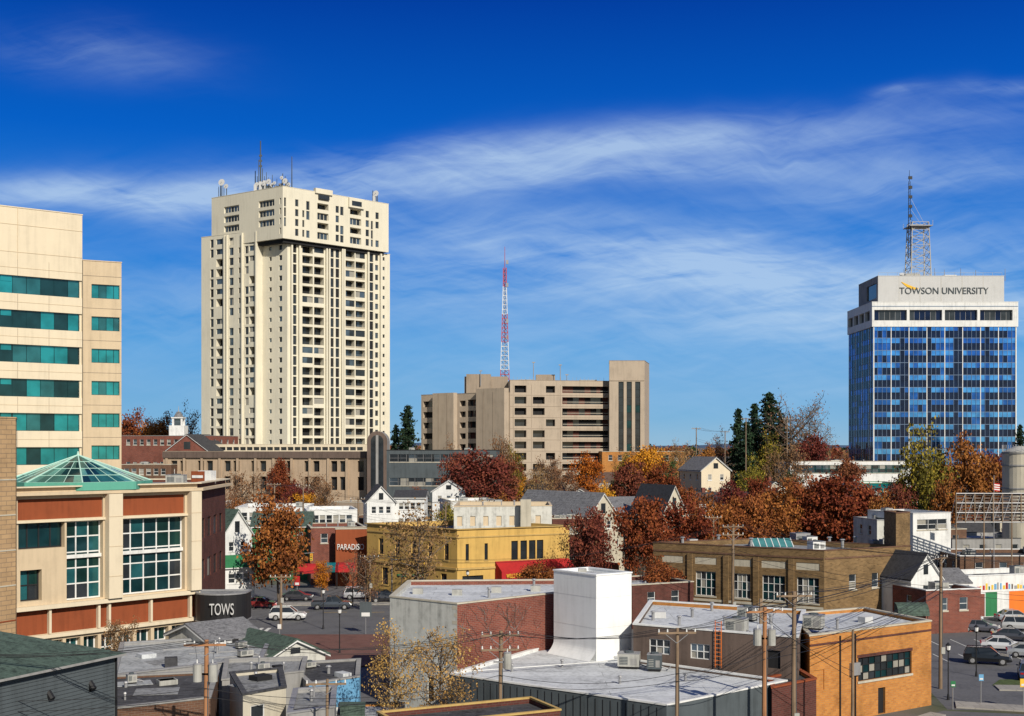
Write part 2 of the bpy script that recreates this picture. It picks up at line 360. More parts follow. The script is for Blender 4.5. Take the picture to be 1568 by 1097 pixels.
def text(s,width,loc,parent,mt,ang=0,hscale=None,name='lettering',ext=.06):
    cu=bpy.data.curves.new(name,'FONT'); cu.body=s; cu.size=1; cu.extrude=ext; cu.align_x='CENTER'; cu.align_y='CENTER'
    ob=bpy.data.objects.new(name+'_tmp',cu); scene.collection.objects.link(ob); bpy.context.view_layer.update()
    me=bpy.data.meshes.new_from_object(ob); bpy.data.objects.remove(ob)
    co=np.zeros(len(me.vertices)*3); me.vertices.foreach_get('co',co); co=co.reshape(-1,3)
    w=co[:,0].max()-co[:,0].min(); h=co[:,1].max()-co[:,1].min(); k=width/w; kh=(hscale/h) if hscale else k
    co[:,0]*=k; co[:,1]*=kh; me.vertices.foreach_set('co',co.ravel()); me.materials.clear(); me.materials.append(M[mt])
    o=bpy.data.objects.new(name,me); o.location=loc; o.rotation_euler=(math.pi/2,0,ang); scene.collection.objects.link(o)
    if parent: o.parent=parent; o.matrix_parent_inverse=Matrix.Translation(-parent.location)
    return o
# =============================================================== camera / light / world
cam=bpy.data.cameras.new('camera'); co=bpy.data.objects.new('camera',cam); scene.collection.objects.link(co)
co.location=(0,0,CH); co.rotation_euler=(math.pi/2,0,0); cam.sensor_width=36; cam.lens=36*F/1568; cam.shift_y=(CY-548.5)/1568
cam.clip_start=.5; cam.clip_end=20000; scene.camera=co
AZ=math.radians(28); EL=math.radians(33)
S=Vector((math.sin(AZ)*math.cos(EL),-math.cos(AZ)*math.cos(EL),math.sin(EL)))
sl=bpy.data.lights.new('sun','SUN'); sl.energy=5.0; sl.angle=math.radians(.5); sl.color=(1,.925,.79)
so=bpy.data.objects.new('sun',sl); so.rotation_euler=S.to_track_quat('Z','Y').to_euler(); so.location=(0,-50,100); scene.collection.objects.link(so)
scene.view_settings.view_transform='Standard'; scene.view_settings.look='None'; scene.view_settings.exposure=0
w=bpy.data.worlds.new('World'); scene.world=w; w.use_nodes=True
nt=w.node_tree; N=nt.nodes; Lk=nt.links; bg=N['Background']; STR=.065; bg.inputs[1].default_value=STR
sky=N.new('ShaderNodeTexSky'); sky.sky_type='NISHITA'; sky.sun_disc=False; sky.sun_elevation=EL; sky.sun_rotation=math.pi-AZ; sky.air_density=1.0; sky.dust_density=.4; sky.ozone_density=2.5
tc=N.new('ShaderNodeTexCoord'); sx=N.new('ShaderNodeSeparateXYZ'); Lk.new(tc.outputs['Generated'],sx.inputs[0])
def ma(op,a,b=None,c=None,clamp=False):
    n=N.new('ShaderNodeMath'); n.operation=op; n.use_clamp=clamp
    for i,v in enumerate((a,b,c)):
        if v is None: continue
        if isinstance(v,(int,float)): n.inputs[i].default_value=v
        else: Lk.new(v,n.inputs[i])
    return n.outputs[0]
yy=ma('MAXIMUM',sx.outputs[1],.02); U=ma('DIVIDE',sx.outputs[0],yy); Vv=ma('DIVIDE',sx.outputs[2],yy)
el=ma('DIVIDE',sx.outputs[2],.6,clamp=True)
r=N.new('ShaderNodeValToRGB'); e=r.color_ramp
pts=[(0,(.30,.50,.66)),(.04,(.19,.44,.70)),(.13,(.075,.34,.72)),(.25,(.016,.21,.68)),(.40,(.002,.115,.56)),(.58,(.0008,.044,.34)),(1,(.001,.03,.22))]
e.elements[0].position=0; e.elements[0].color=c4(pts[0][1]); e.elements[1].position=1; e.elements[1].color=c4(pts[-1][1])
for p,c in pts[1:-1]: x=e.elements.new(p); x.color=c4(c)
Lk.new(el,r.inputs[0])
sc=N.new('ShaderNodeVectorMath'); sc.operation='SCALE'; sc.inputs[3].default_value=1/STR; Lk.new(r.outputs[0],sc.inputs[0])
fr=ma('MULTIPLY_ADD',sx.outputs[1],1.6,.25,clamp=True)
mx=N.new('ShaderNodeMixRGB'); Lk.new(fr,mx.inputs[0]); Lk.new(sky.outputs[0],mx.inputs[1]); Lk.new(sc.outputs[0],mx.inputs[2])
def noise(su,sv,rot,detail=9,rough=.6,dist=.6,off=0.0):
    cb=N.new('ShaderNodeCombineXYZ'); Lk.new(U,cb.inputs[0]); Lk.new(Vw0,cb.inputs[1]); cb.inputs[2].default_value=off
    mp=N.new('ShaderNodeMapping'); mp.vector_type='TEXTURE'; mp.inputs['Rotation'].default_value=(0,0,rot); mp.inputs['Scale'].default_value=(1/su,1/sv,1)
    Lk.new(cb.outputs[0],mp.inputs[0]); n=N.new('ShaderNodeTexNoise'); n.inputs['Scale'].default_value=1; n.inputs['Detail'].default_value=detail; n.inputs['Roughness'].default_value=rough; n.inputs['Distortion'].default_value=dist
    Lk.new(mp.outputs[0],n.inputs['Vector']); return n.outputs[0]
Vw0=Vv
wn=noise(2.5,5,.1,4,.5,.3,3.0); wv=ma('MULTIPLY_ADD',wn,.09,-.045); Vw=ma('ADD',Vv,wv)
wn2=noise(6,9,.1,3,.5,.3,7.0); Vw0=ma('ADD',Vv,ma('MULTIPLY_ADD',wn2,.05,-.025))
def band(a,b,wd,u0,uw,amp,curv=0):
    c=ma('MULTIPLY_ADD',U,b,a)
    if curv: c=ma('ADD',c,ma('MULTIPLY',ma('MULTIPLY',U,U),curv))
    d=ma('DIVIDE',ma('SUBTRACT',Vw,c),wd); g=ma('EXPONENT',ma('MULTIPLY',ma('MULTIPLY',d,d),-1))
    du=ma('DIVIDE',ma('SUBTRACT',U,u0),uw); gu=ma('EXPONENT',ma('MULTIPLY',ma('MULTIPLY',du,du),-1))
    return ma('MULTIPLY',ma('MULTIPLY',g,gu),amp)
bands=[band(.240,.075,.015,0.03,.34,1.5,-.05),band(.217,.055,.012,.10,.22,1.0),band(.215,.03,.017,-.32,.22,1.15),
       band(.165,-.10,.034,.12,.28,1.15),band(.192,.08,.012,.33,.12,.8),band(.13,-.03,.03,.05,.5,.7),band(.15,.0,.05,.35,.22,.9),
       band(.300,-.05,.018,-.34,.08,.5),band(.262,.05,.006,.41,.06,.8),band(.272,.03,.005,.31,.02,.6),band(.06,.0,.04,.1,.6,.5),band(.12,.05,.025,-.33,.18,.6),band(.09,.03,.02,.3,.25,.55)]
tot=bands[0]
for bnd in bands[1:]: tot=ma('ADD',tot,bnd)
n1=noise(7,56,.12,11,.6,.8,1.0); n2=noise(12,70,-.30,11,.6,.6,5.0); n3=noise(3.0,10,.08,7,.56,.6,9.0); n4=noise(18,130,.35,8,.6,.5,12.0)
nn=ma('ADD',ma('MULTIPLY',n1,.44),ma('MULTIPLY',n2,.26)); nn=ma('ADD',nn,ma('MULTIPLY',n3,.54)); nn=ma('ADD',nn,ma('MULTIPLY',n4,.10))
nn=ma('MULTIPLY_ADD',nn,3.2,-1.70,clamp=True)
den=ma('MULTIPLY',tot,ma('MULTIPLY_ADD',nn,.85,.14)); den=ma('MULTIPLY',den,.56); den=ma('MINIMUM',den,.70)
up=ma('MULTIPLY',sx.outputs[1],6,clamp=True); den=ma('MULTIPLY',den,up)
mc=N.new('ShaderNodeMixRGB'); Lk.new(den,mc.inputs[0]); Lk.new(mx.outputs[0],mc.inputs[1]); mc.inputs[2].default_value=(.52/STR,.69/STR,.88/STR,1)
Lk.new(mc.outputs[0],bg.inputs[0])
# =============================================================== ground
def ground():
    m,nt,b=newmat('ground_urban'); N=nt.nodes; Lk=nt.links; tc=N.new('ShaderNodeTexCoord')
    n=N.new('ShaderNodeTexNoise'); n.inputs['Scale'].default_value=.03; n.inputs['Detail'].default_value=9; Lk.new(tc.outputs['Object'],n.inputs['Vector'])
    r=ramp(nt,[(.38,(.095,.095,.10)),(.5,(.12,.11,.10)),(.58,(.055,.07,.03)),(.68,(.10,.07,.04))]); Lk.new(n.outputs[0],r.inputs[0]); Lk.new(r.outputs[0],b.inputs['Base Color']); b.inputs['Roughness'].default_value=.95
    ys=[-400,0,60,120,210]+[210+14*i for i in range(1,11)]+[420,500,650,800,1000,1500,2200,4000,9000]; xs=np.linspace(-1,1,41)
    vs=[];fs=[]
    for j,y in enumerate(ys):
        wdt=900+max(0,y)*.9
        for x in xs: vs.append((x*wdt,y,gz(0,y)))
    for j in range(len(ys)-1):
        for i in range(40): k=j*41+i; fs.append((k,k+1,k+42,k+41))
    me=bpy.data.meshes.new('ground'); me.from_pydata(vs,[],fs); me.materials.append(m); ob=bpy.data.objects.new('ground',me); scene.collection.objects.link(ob)
ground()
def sheet(name,pts,mt,z=.004,h=None):
    mb=MB()
    if h:
        n=len(pts); mb.face([(*p,z+h) for p in pts],mt)
        for i in range(n): mb.face([(*pts[i],0),(*pts[(i+1)%n],0),(*pts[(i+1)%n],z+h),(*pts[i],z+h)],mt)
    else: mb.face([(*p,z) for p in pts],mt)
    return mb.obj(name)
sheet('street',[(-60,146),(2,146),(2,190),(-12,208),(-60,190)],'asphalt')
sheet('street',[(-34,60),(-12,60),(-8,145.9),(-33,145.9)],'asphalt')
sheet('brick_plaza',[(-30,124),(-10.5,124),(-9.5,145),(-31,145)],'paver',h=.12)
sheet('pavement',[(-36,171.5),(-14,173),(-14,176),(-36,174.5)],'conc',h=.13)
sheet('parking_lot',[(36.5,104),(80,99),(90,168),(46,168)],'asphalt')
sheet('street',[(24,60),(60,60),(62,98),(36,103.5),(27,96)],'asphalt')
sheet('pavement',[(37.4,104.5),(46,102),(47,104),(38.2,107)],'conc',h=.12)
sheet('pavement',[(44,112),(70,110),(70,112.3),(44.4,114.3)],'conc',h=.12)
sheet('pavement',[(30.5,96.5),(35.5,101.5),(34.6,102.6),(29.5,97.5)],'conc',h=.12)
sheet('grass_verge',[(44.4,114.5),(70,112.5),(70,115.5),(46,117)],'grass',h=.1)
sheet('grass_verge',[(27.5,95),(30.2,96.7),(29.3,97.6),(27,96)],'grass',h=.1)
mb=MB()
for i in range(12):
    x=42+i*2.7
    mb.face([(x,127,.008),(x+.12,127,.008),(x+.12,132,.008),(x,132,.008)],'paint')
    mb.face([(x,137,.008),(x+.12,137,.008),(x+.12,142,.008),(x,142,.008)],'paint')
for i in range(8): x=-36+i*.9; mb.face([(x,147,.008),(x+.45,147,.008),(x+.45,151,.008),(x,151,.008)],'paint')
for i in range(6): x=-30+i*5; mb.face([(x,165,.008),(x+3,165.4,.008),(x+3,165.55,.008),(x,165.15,.008)],'ypaint')
for i in range(3): mb.face([(44+i*3,100-i,.008),(46+i*3,99.4-i,.008),(46+i*3,99.6-i,.008),(44+i*3,100.2-i,.008)],'ypaint')
mb.obj('road_markings')
mb=MB(); hm=mat('distant_hills',(.06,.10,.17),var=.2,scale=.004,streak=False); rr=random.Random(3); pr=None;  # bluish hill colour has the skyline haze painted in
for i in range(81):
    x=-4000+i*100; z=18+14*(.5+.5*math.sin(i*.37+1))*(.6+.4*math.sin(i*.9))+rr.uniform(0,3)
    if pr: mb.face([(pr[0],5200,0),(x,5200,0),(x,5400,z+8),(pr[0],5400,pr[1]+8)],hm)
    pr=(x,z)
mb.obj('distant_hills')
# =============================================================== TOWER (apartment)
def apartment():
    mb=MB(); Lp=P(317,357);C=P(440,341);R=P(597,364); B=(Lp[0]+R[0]-C[0],Lp[1]+R[1]-C[1]); poly=[Lp,C,R,B]
    z0=19;z1=78.5; fh=2.82
    fl=Fac(Lp,C);frr=Fac(C,R)
    wn=dict(g=['g_dark','g_dark','g_mid'],d=.3); bal=dict(g=['dark','g_dark'],d=1.8,rail='towerwhite',rh=.22,nx=2); bal2=dict(g=['g_dark','dark','g_dark','g_mid'],d=1.6,rail='towertan',rh=.5,nx=2)
    wl=dict(g=['g_dark','g_dark','g_mid','g_blind'],d=.3,nx=2)
    cont=dict(g=['g_dark','g_dark','dark'],d=.3)
    o0=[];o1=[]
    for i in range(21):
        z=z0+.3+i*fh
        if z+2.4>z1: break
        k=1 if i in(4,9,10,15) else 0
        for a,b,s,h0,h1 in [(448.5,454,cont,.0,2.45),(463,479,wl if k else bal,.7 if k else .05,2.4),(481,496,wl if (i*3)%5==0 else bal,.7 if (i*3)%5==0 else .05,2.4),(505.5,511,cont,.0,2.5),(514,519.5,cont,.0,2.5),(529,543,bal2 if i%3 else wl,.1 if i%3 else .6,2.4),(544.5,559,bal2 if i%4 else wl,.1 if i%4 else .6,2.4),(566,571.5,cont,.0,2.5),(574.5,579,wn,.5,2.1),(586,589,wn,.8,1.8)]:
            o1.append(frr.op(a,b,z+h0,z+h1,s))
        o0.append(fl.op(427,432,z+.7,z+2.1,wn)); o0.append(fl.op(412,416,z+.8,z+1.9,wn))
    mb.block(poly,z0,z1,['towerwhite','towerwhite','towerwhite','towerwhite'],'roofg',{0:o0,1:o1},cap='towerwhite')
    for px in (445.5,457.5,499,503,523,526,562.5,582): a=frr.a(px); mb.obox(C,R,a-.25,a+.25,z0,z1-.2,0,.7,'towerwhite')
    n=Vector((fl.t.y,-fl.t.x))*2.2; a1=fl.a(402)
    q0=V2(Lp)+n; q1=V2(Lp)+fl.t*a1+n; q2=V2(Lp)+fl.t*a1; q3=V2(Lp)
    pw=[tuple(q0),tuple(q1),(q2.x-n.x*.01,q2.y-n.y*.01),(q3.x-n.x*.01,q3.y-n.y*.01)]; fw=Fac(pw[0],pw[1]); ow=[]
    zt=82
    for i in range(23):
        z=z0+.3+i*fh
        if z+2.5>zt-.3: break
        k=(i//2)%2
        for a,b,s,h0,h1 in [(322,327,cont,.2,2.5),(331,341,bal if k else wl,.05 if k else .9,2.4),(351,357.5,wl,.3,2.4),(365,369,wn,.7,2.2),(375,380.5,wl,.3,2.4),(381.5,391,bal if (i+1)//2%2 else wl,.05 if (i+1)//2%2 else .9,2.4),(396,400.5,cont,.3,2.4)]:
            if (i*7+int(a))%13==0: continue
            ow.append(fw.op(a,b,z+h0,z+h1,s))
    mb.block(pw,z0,zt,'towerwhite','roofg',{0:ow},cap='towerwhite',reg=False,par=.3)
    for px in (345,348.5,372,393.5): a=fw.a(px); mb.obox(pw[0],pw[1],a-.22,a+.22,z0,zt-.2,0,.6,'towerwhite')
    L2=P(324,354);C2=P(433,337.5);R2=P(595,362.5);B2=(L2[0]+R2[0]-C2[0],L2[1]+R2[1]-C2[1]); cr=[L2,C2,R2,B2]
    zc=79.3; zT=93.0; f0=Fac(L2,C2);f1=Fac(C2,R2); oc=[];od=[]
    rows=[zc+.5+i*2.7 for i in range(5)]
    for i,z in enumerate(rows):
        if z+2.2>zT-.3: break
        for a,b in [(343,366),(396,420)]:
            if i in(1,2,3,4): oc.append(f0.op(a,b,z+.2,z+2.0,dict(g=['g_dark','g_dark','g_mid'],d=.5,nx=5,fr='towerwhite',fw=.12)))
            elif a==343: oc.append(f0.op(a-2,b-8,z+.3,z+1.9,wl))
        oc.append(f0.op(428,430.5,z+.3,z+2,wn))
        for j,(a,b) in enumerate([(435,438),(452,457),(463,466),(469,474),(486,503),(514,519),(521,526),(536,553),(560,565),(568,571),(575,580)]):
            if (i*5+j*3)%7==0 and j not in (4,7): continue
            s=wn if j not in(4,7) else (bal if i%2 else dict(g=['g_dark','g_mid','g_dark'],d=.6,nx=3,fr='towerwhite',fw=.12))
            od.append(f1.op(a,b,z+(.2 if j%3 else -.3 if i else .1),z+2.1,s))
    mb.ring(offset(cr,.9),offset(cr,2.5),zc-1.4,zc-.42,'dark')  # dark ring paints in the shadow joint below the crown
    mb.ring(cr,offset(cr,1.5),zc-.4,zc-.002,'towerwhite')
    mb.block(cr,zc,zT,'towerwhite','roofg',{0:oc,1:od},cap='towerwhite',reg=False,par=.9)
    mb.obox(C2,R2,f1.a(482),f1.a(508),zT-.4,zT+1.0,-.6,.5,'towerwhite'); mb.obox(C2,R2,f1.a(533),f1.a(556),zT-2.8,zT-.1,.002,.6,'towerwhite')
    mb.obox(C2,R2,f1.a(537),f1.a(552),zT-2.3,zT-.9,.6,.62,'g_dark'); mb.obox(C2,R2,f1.a(487),f1.a(503),zT-1.9,zT-.7,.05,.52,'g_dark')
    mb.box(-62,357,zT-.9,14,9,3.0,'towerwhite',math.radians(42))
    def rod(px,D,yt,r=.10,mt='dkgrey'): x=X(px,D); mb.cyl((x,D,zT-.5),(x,D,Z(yt,D)),r*1.4,r*.8,mt,5)
    for px,D,yt,r in [(338,356,278,.15),(343,356,284,.1),(335,357,286,.1),(391,350,262,.15),(394,350,270,.1),(399,345,216,.2),(405,346,270,.1),(408,346,264,.1),(411,348,272,.08),(417,346,268,.1),(424,344,274,.09),(433,343,266,.15),(437,343,270,.1),(441,344,276,.1),(447,347,240,.14),(571,362,292,.15),(578,362,296,.12),(396,349,245,.1),(402,347,258,.12)]: rod(px,D,yt,r)
    for py in (240,248,256): z=Z(py,345); mb.box(X(399,345),345,z,.8,.3,.5,'dkgrey')
    for px,D,y,r in [(340,355,280,1.0),(347,355,286,.7),(394,346,284,.8),(412,344,279,.8),(417,344,284,.6),(437,342,278,.8),(432,342,273,.55),(576,361,297,.9),(421,343,281,.5),(404,344,282,.6),(443,342,283,.5)]:
        x=X(px,D); z=Z(y,D); mb.cyl((x,D,zT-.5),(x,D,z),.13,.13,'dkgrey',5); mb.cyl((x,D+.1,z),(x-.1,D-.25,z+.05),r*.3,r,'signgrey',12); mb.cyl((x-.1,D-.25,z+.05),(x-.15,D-.8,z+.05),.05,.05,'dkgrey',4)
    for px in (399,405,414,424,435,391,409,429,440,573): x=X(px,344.5); D_=344.5 if px<500 else 361; x=X(px,D_); mb.box(x,D_,zT,.8,.5,random.uniform(1.4,3.0),random.choice(['steel','signgrey','dkgrey']))
    return mb.obj('apartment_tower')
apartment()
def podium():
    mb=MB(); p0=P(250,306);p1=P(566,296); t=(V2(p1)-V2(p0)).normalized();n=Vector((-t.y,t.x))*32
    poly=[p0,p1,(p1[0]+n.x,p1[1]+n.y),(p0[0]+n.x,p0[1]+n.y)]; f=Fac(p0,p1); z1=Z(692,300); ops=[]
    for i in range(22):
        a=262+i*13.6
        if i%3==2: continue
        ops.append(f.op(a,a+9.5,z1-4.8,z1-2.2,dict(g=['dark','g_dark'],d=.8)))
        ops.append(f.op(a,a+9.5,z1-9.2,z1-6.0,dict(g=['dark','g_dark','dark'],d=.8)))
    mb.block(poly,4,z1,'podium','roofg',{0:ops},cap='beige',par=.5); 
    mb.obox(p0,p1,0,f.L,z1-1.5,z1-.05,0.01,.5,'taupe')
    for i in range(12): a=1+i*(f.L-2)/11; mb.obox(p0,p1,a-.3,a+.3,5,z1-1.6,.003,.35,'podium')
    q0=P(320,330);q1=P(562,322);q2=P(570,345);q3=P(325,352)
    mb.block([q0,q1,q2,q3],15,Z(681,326),'cream','roofg',{0:winrow((V2(q1)-V2(q0)).length,Z(690,326),.9,22,1.6,dict(g='g_dark',d=.3))},cap='cream',reg=False)
    return mb.obj('parking_podium')
podium()
def archtower():
    mb=MB(); D=292; xc=X(577.5,D); r=X(593,D)-xc; zt=Z(676,D); pts=[]
    for i in range(13): a=math.pi*i/12; pts.append((xc+r*math.cos(a),zt+r*math.sin(a)))
    outline=[(xc+r,6)]+pts+[(xc-r,6)]
    mb.face([(x,D,z) for x,z in outline],'taupe')
    n=len(outline)
    for i in range(n-1):
        a=outline[i];b=outline[i+1]; mb.face([(a[0],D,a[1]),(b[0],D,b[1]),(b[0],D+6,b[1]),(a[0],D+6,a[1])],'grey')
    for rr,o,mt in [(r*.62,.06,'g_dark')]:
        pp=[(xc+rr*math.cos(math.pi*i/12),zt+rr*math.sin(math.pi*i/12)) for i in range(13)]
        mb.face([(xc-rr,D-o,12),(xc+rr,D-o,12)]+[(x,D-o,z) for x,z in pp],mt)
    mb.box(xc,D-.12,12,.6,.2,zt+r*.6-12,'grey')
    return mb.obj('arched_elevator_tower')
archtower()
def university():
    mb=MB(); D=330; x0=X(1337,D);x1=X(1556,D); Db=353.5; poly=[(x0,D),(x1,D),(x1,Db),(x0,Db)]; FOOT.append(poly)
    zg=6; zc=Z(499,D)
    def curtain(p0,p1,z0,z1,nc,fh,stripes=(),dim=False):
        f=Fac(p0,p1); nf=int((z1-z0)/fh); t=f.t; n=Vector((t.y,-t.x)); cw=f.L/nc
        def q(a,c,o): r=f.p0+t*a+n*o; return (r.x,r.y,c)
        for j in range(nf+1):
            zt=z1-j*fh; zb=max(z0,zt-fh)
            if zt-zb<1: continue
            zs=zt-(zt-zb)*.42
            for i in range(nc):
                a=i*cw;b=a+cw; o1=random.uniform(-.012,.012);o2=random.uniform(-.012,.012)
                cl=math.sin(i*.42+1.3)*math.sin(j*.7+.6)+random.uniform(-.45,.45)  # clustered pane colours imitate broad reflections across the glass
                top='g_blue' if cl>-.5 else 'g_blue2'
                vis='g_blued' if cl<.6 else 'g_blue2'
                if i in stripes: top='g_blued' if random.random()<.7 else 'g_blue2'; vis='g_blued'
                if dim: top=random.choice(['g_blue2','g_blued','g_blue2'])
                mb.face([q(a,zs,o1),q(b,zs,o2),q(b,zt,o2),q(a,zt,o1)],top); mb.face([q(a,zb,-o1),q(b,zb,o2),q(b,zs,o1),q(a,zs,-o2)],vis)
            mb.obox(p0,p1,0,f.L,zt-.05,zt+.05,.02,.10,'mull'); mb.obox(p0,p1,0,f.L,zs-.03,zs+.03,.02,.08,'g_blued')
        for i in range(nc+1):
            a=i*cw; wd=.035 if i%4 else .10
            mb.obox(p0,p1,max(0,a-wd),min(f.L,a+wd),z0,z1,.015,.13,'white' if i%4==0 else 'mull')
    curtain((x0,D),(x1,D),zg,zc,32,3.28,stripes=(6,7,12,18,19,25)); curtain((x0,Db),(x0,D),zg,zc,14,3.28,dim=True); curtain((x1,D),(x1,Db),zg,zc,14,3.28)
    mb.wall((x1,Db),(x0,Db),zg,zc,'white')
    for a in (0,x1-x0): mb.obox((x0,D),(x1,D),max(0,a-.25),min(x1-x0,a+.25),zg,zc,.14,.22,'white')
    za=Z(490,D);zb=Z(475,D);zt=Z(463,D); dk=dict(g=['g_dark','g_blued'],d=.8,nx=6,fr='steel')
    L=x1-x0; o=[]
    for i in range(4): o.append((.6+i*(L-.6)/4,.6+i*(L-.6)/4+(L-.6)/4-.7,za-.2,zb,dk))
    o2=[(1+i*5.5,5.6+i*5.5,za,zb,dk) for i in range(4)]
    oc=offset(poly,-.4)
    mb.ring(oc,offset(poly,1),zc-.3,zc-.002,'white')
    mb.block(oc,zc,zt,'white','roofg',{0:o,1:o2,3:o2},cap='white',reg=False)
    mb.obox(oc[0],oc[1],0.01,L+.7,(zb+zt)/2-.15,(zb+zt)/2+.0,.002,.1,'mull')
    sx0=X(1347,D);sx1=X(1541,D); sp=[(sx0,D+1.5),(sx1,D+1.5),(sx1,D+20),(sx0,D+20)]; zs=Z(423,D+1.5)
    mb.block(sp,zt-.6,zs,['signgrey','signgrey','signgrey','grey'],'roofg',{3:[(8,17,zt+1.5,zt+5.5,dict(g='g_dark',d=.3,nx=4))]},cap='signgrey',reg=False,par=1)  # left side in darker grey: its shade is put into the wall colour
    for i in range(1,6):
        a=(sx1-sx0)*i/6; mb.obox(sp[0],sp[1],a-.03,a+.03,zt,zs-.1,.002,.03,'stone')
    for px,yt in [(1384,412),(1431,411),(1446,413),(1471,411),(1494,414),(1539,412),(1400,416),(1414,416)]:
        mb.cyl((X(px,D+4),D+4,zs-1),(X(px,D+4),D+4,Z(yt,D+4)),.09,.06,'steel',5)
    for i in range(14): a=sx0+.3+i*(sx1-sx0-.6)/13; mb.cyl((a,D+2.2,zs-.8),(a,D+2.2,zs+1.0),.04,.04,'steel',4)
    mb.cyl((sx0+.3,D+2.2,zs+1.0),(sx1-.3,D+2.2,zs+1.0),.04,.04,'steel',4)
    mb.box(X(1452,D+8),D+8,zs-1,3.5,3,2.0,'white'); mb.box(X(1395,D+8),D+8,zs-1,4,3,2.4,'acgrey')
    mb.cyl((X(1381,D+3),D+3,zs-.5),(X(1381,D+3)-.2,D+2.4,zs+.7),.3,.7,'white',10)
    cx=X(1405.5,D+10);cy=D+10;hw=X(1421,D+10)-cx; zl=Z(342,D+10)
    cor=[(cx-hw,cy-hw),(cx+hw,cy-hw),(cx+hw,cy+hw),(cx-hw,cy+hw)]; b0=zs-1
    for c in cor: mb.cyl((*c,b0),(cx+(c[0]-cx)*.8,cy+(c[1]-cy)*.8,zl),.15,.12,'stone',5)
    nl=8
    for k in range(nl):
        s0=1-.2*k/nl;s1=1-.2*(k+1)/nl; za_=b0+(zl-b0)*k/nl;zb_=b0+(zl-b0)*(k+1)/nl
        A=[(cx+(c[0]-cx)*s0,cy+(c[1]-cy)*s0,za_) for c in cor];Bq=[(cx+(c[0]-cx)*s1,cy+(c[1]-cy)*s1,zb_) for c in cor]
        for i in range(4):
            j=(i+1)%4; mb.cyl(A[i],Bq[j],.07,.07,'steel',4); mb.cyl(A[j],Bq[i],.07,.07,'stone',4); mb.cyl(Bq[i],Bq[j],.08,.08,'steel',4)
    mb.box(cx,cy,zl-1.2,hw*2.2,hw*2.2,.2,'steel'); 
    for c in [(cx-hw*1.1,cy-hw*1.1),(cx+hw*1.1,cy-hw*1.1),(cx+hw*1.1,cy+hw*1.1),(cx-hw*1.1,cy+hw*1.1)]: mb.cyl((*c,zl-1.2),(*c,zl+.3),.06,.06,'steel',4)
    xm=X(1392.5,D+8); zt2=Z(261,D+8)
    for dx in(-.35,.35): mb.cyl((xm+dx,D+8,zl-10),(xm+dx*.5,D+8,zt2-3),.11,.08,'black',5)
    for k in range(26):
        z=zl-9+k*(zt2-3-zl+9)/26; mb.cyl((xm-.35,D+8,z),(xm+.35,D+8,z+.4),.05,.05,'black',4)
    mb.cyl((xm,D+8,zt2-3),(xm,D+8,zt2),.08,.05,'black',5)
    for k in range(5): z=zt2-1.5-k*2.6; mb.box(xm+.15,D+7.7,z-1.0,1.0,.35,.8,'black')
    for k in range(3): z=zt2-7-k*3; mb.cyl((xm,D+8,z),(xm+4.5-k,D+9.0,zl-.5),.05,.05,'steel',3)
    ob=mb.obj('university_tower')
    text('TOWSON UNIVERSITY',X(1514,D)-X(1377,D),(X(1445.5,D+1.4),D+1.4,Z(446,D+1.4)),ob,'dkgrey',hscale=1.75,name='university_lettering')
    s=MB(); 
    for i in range(10):
        u=i/10;u2=(i+1)/10
        def c(u): return X(1383,D)+u*4.5, Z(431,D)-1.0*math.sin(u*2.2)-u*.9, .08+.35*math.sin(u*math.pi)
        a=c(u);b=c(u2); s.face([(a[0],D+1.40,a[1]-a[2]),(b[0],D+1.40,b[1]-b[2]),(b[0],D+1.40,b[1]+b[2]),(a[0],D+1.40,a[1]+a[2])],'goldsign')
    o=s.obj('logo_swoosh'); o.parent=ob; o.matrix_parent_inverse=Matrix.Translation(-ob.location)
university()
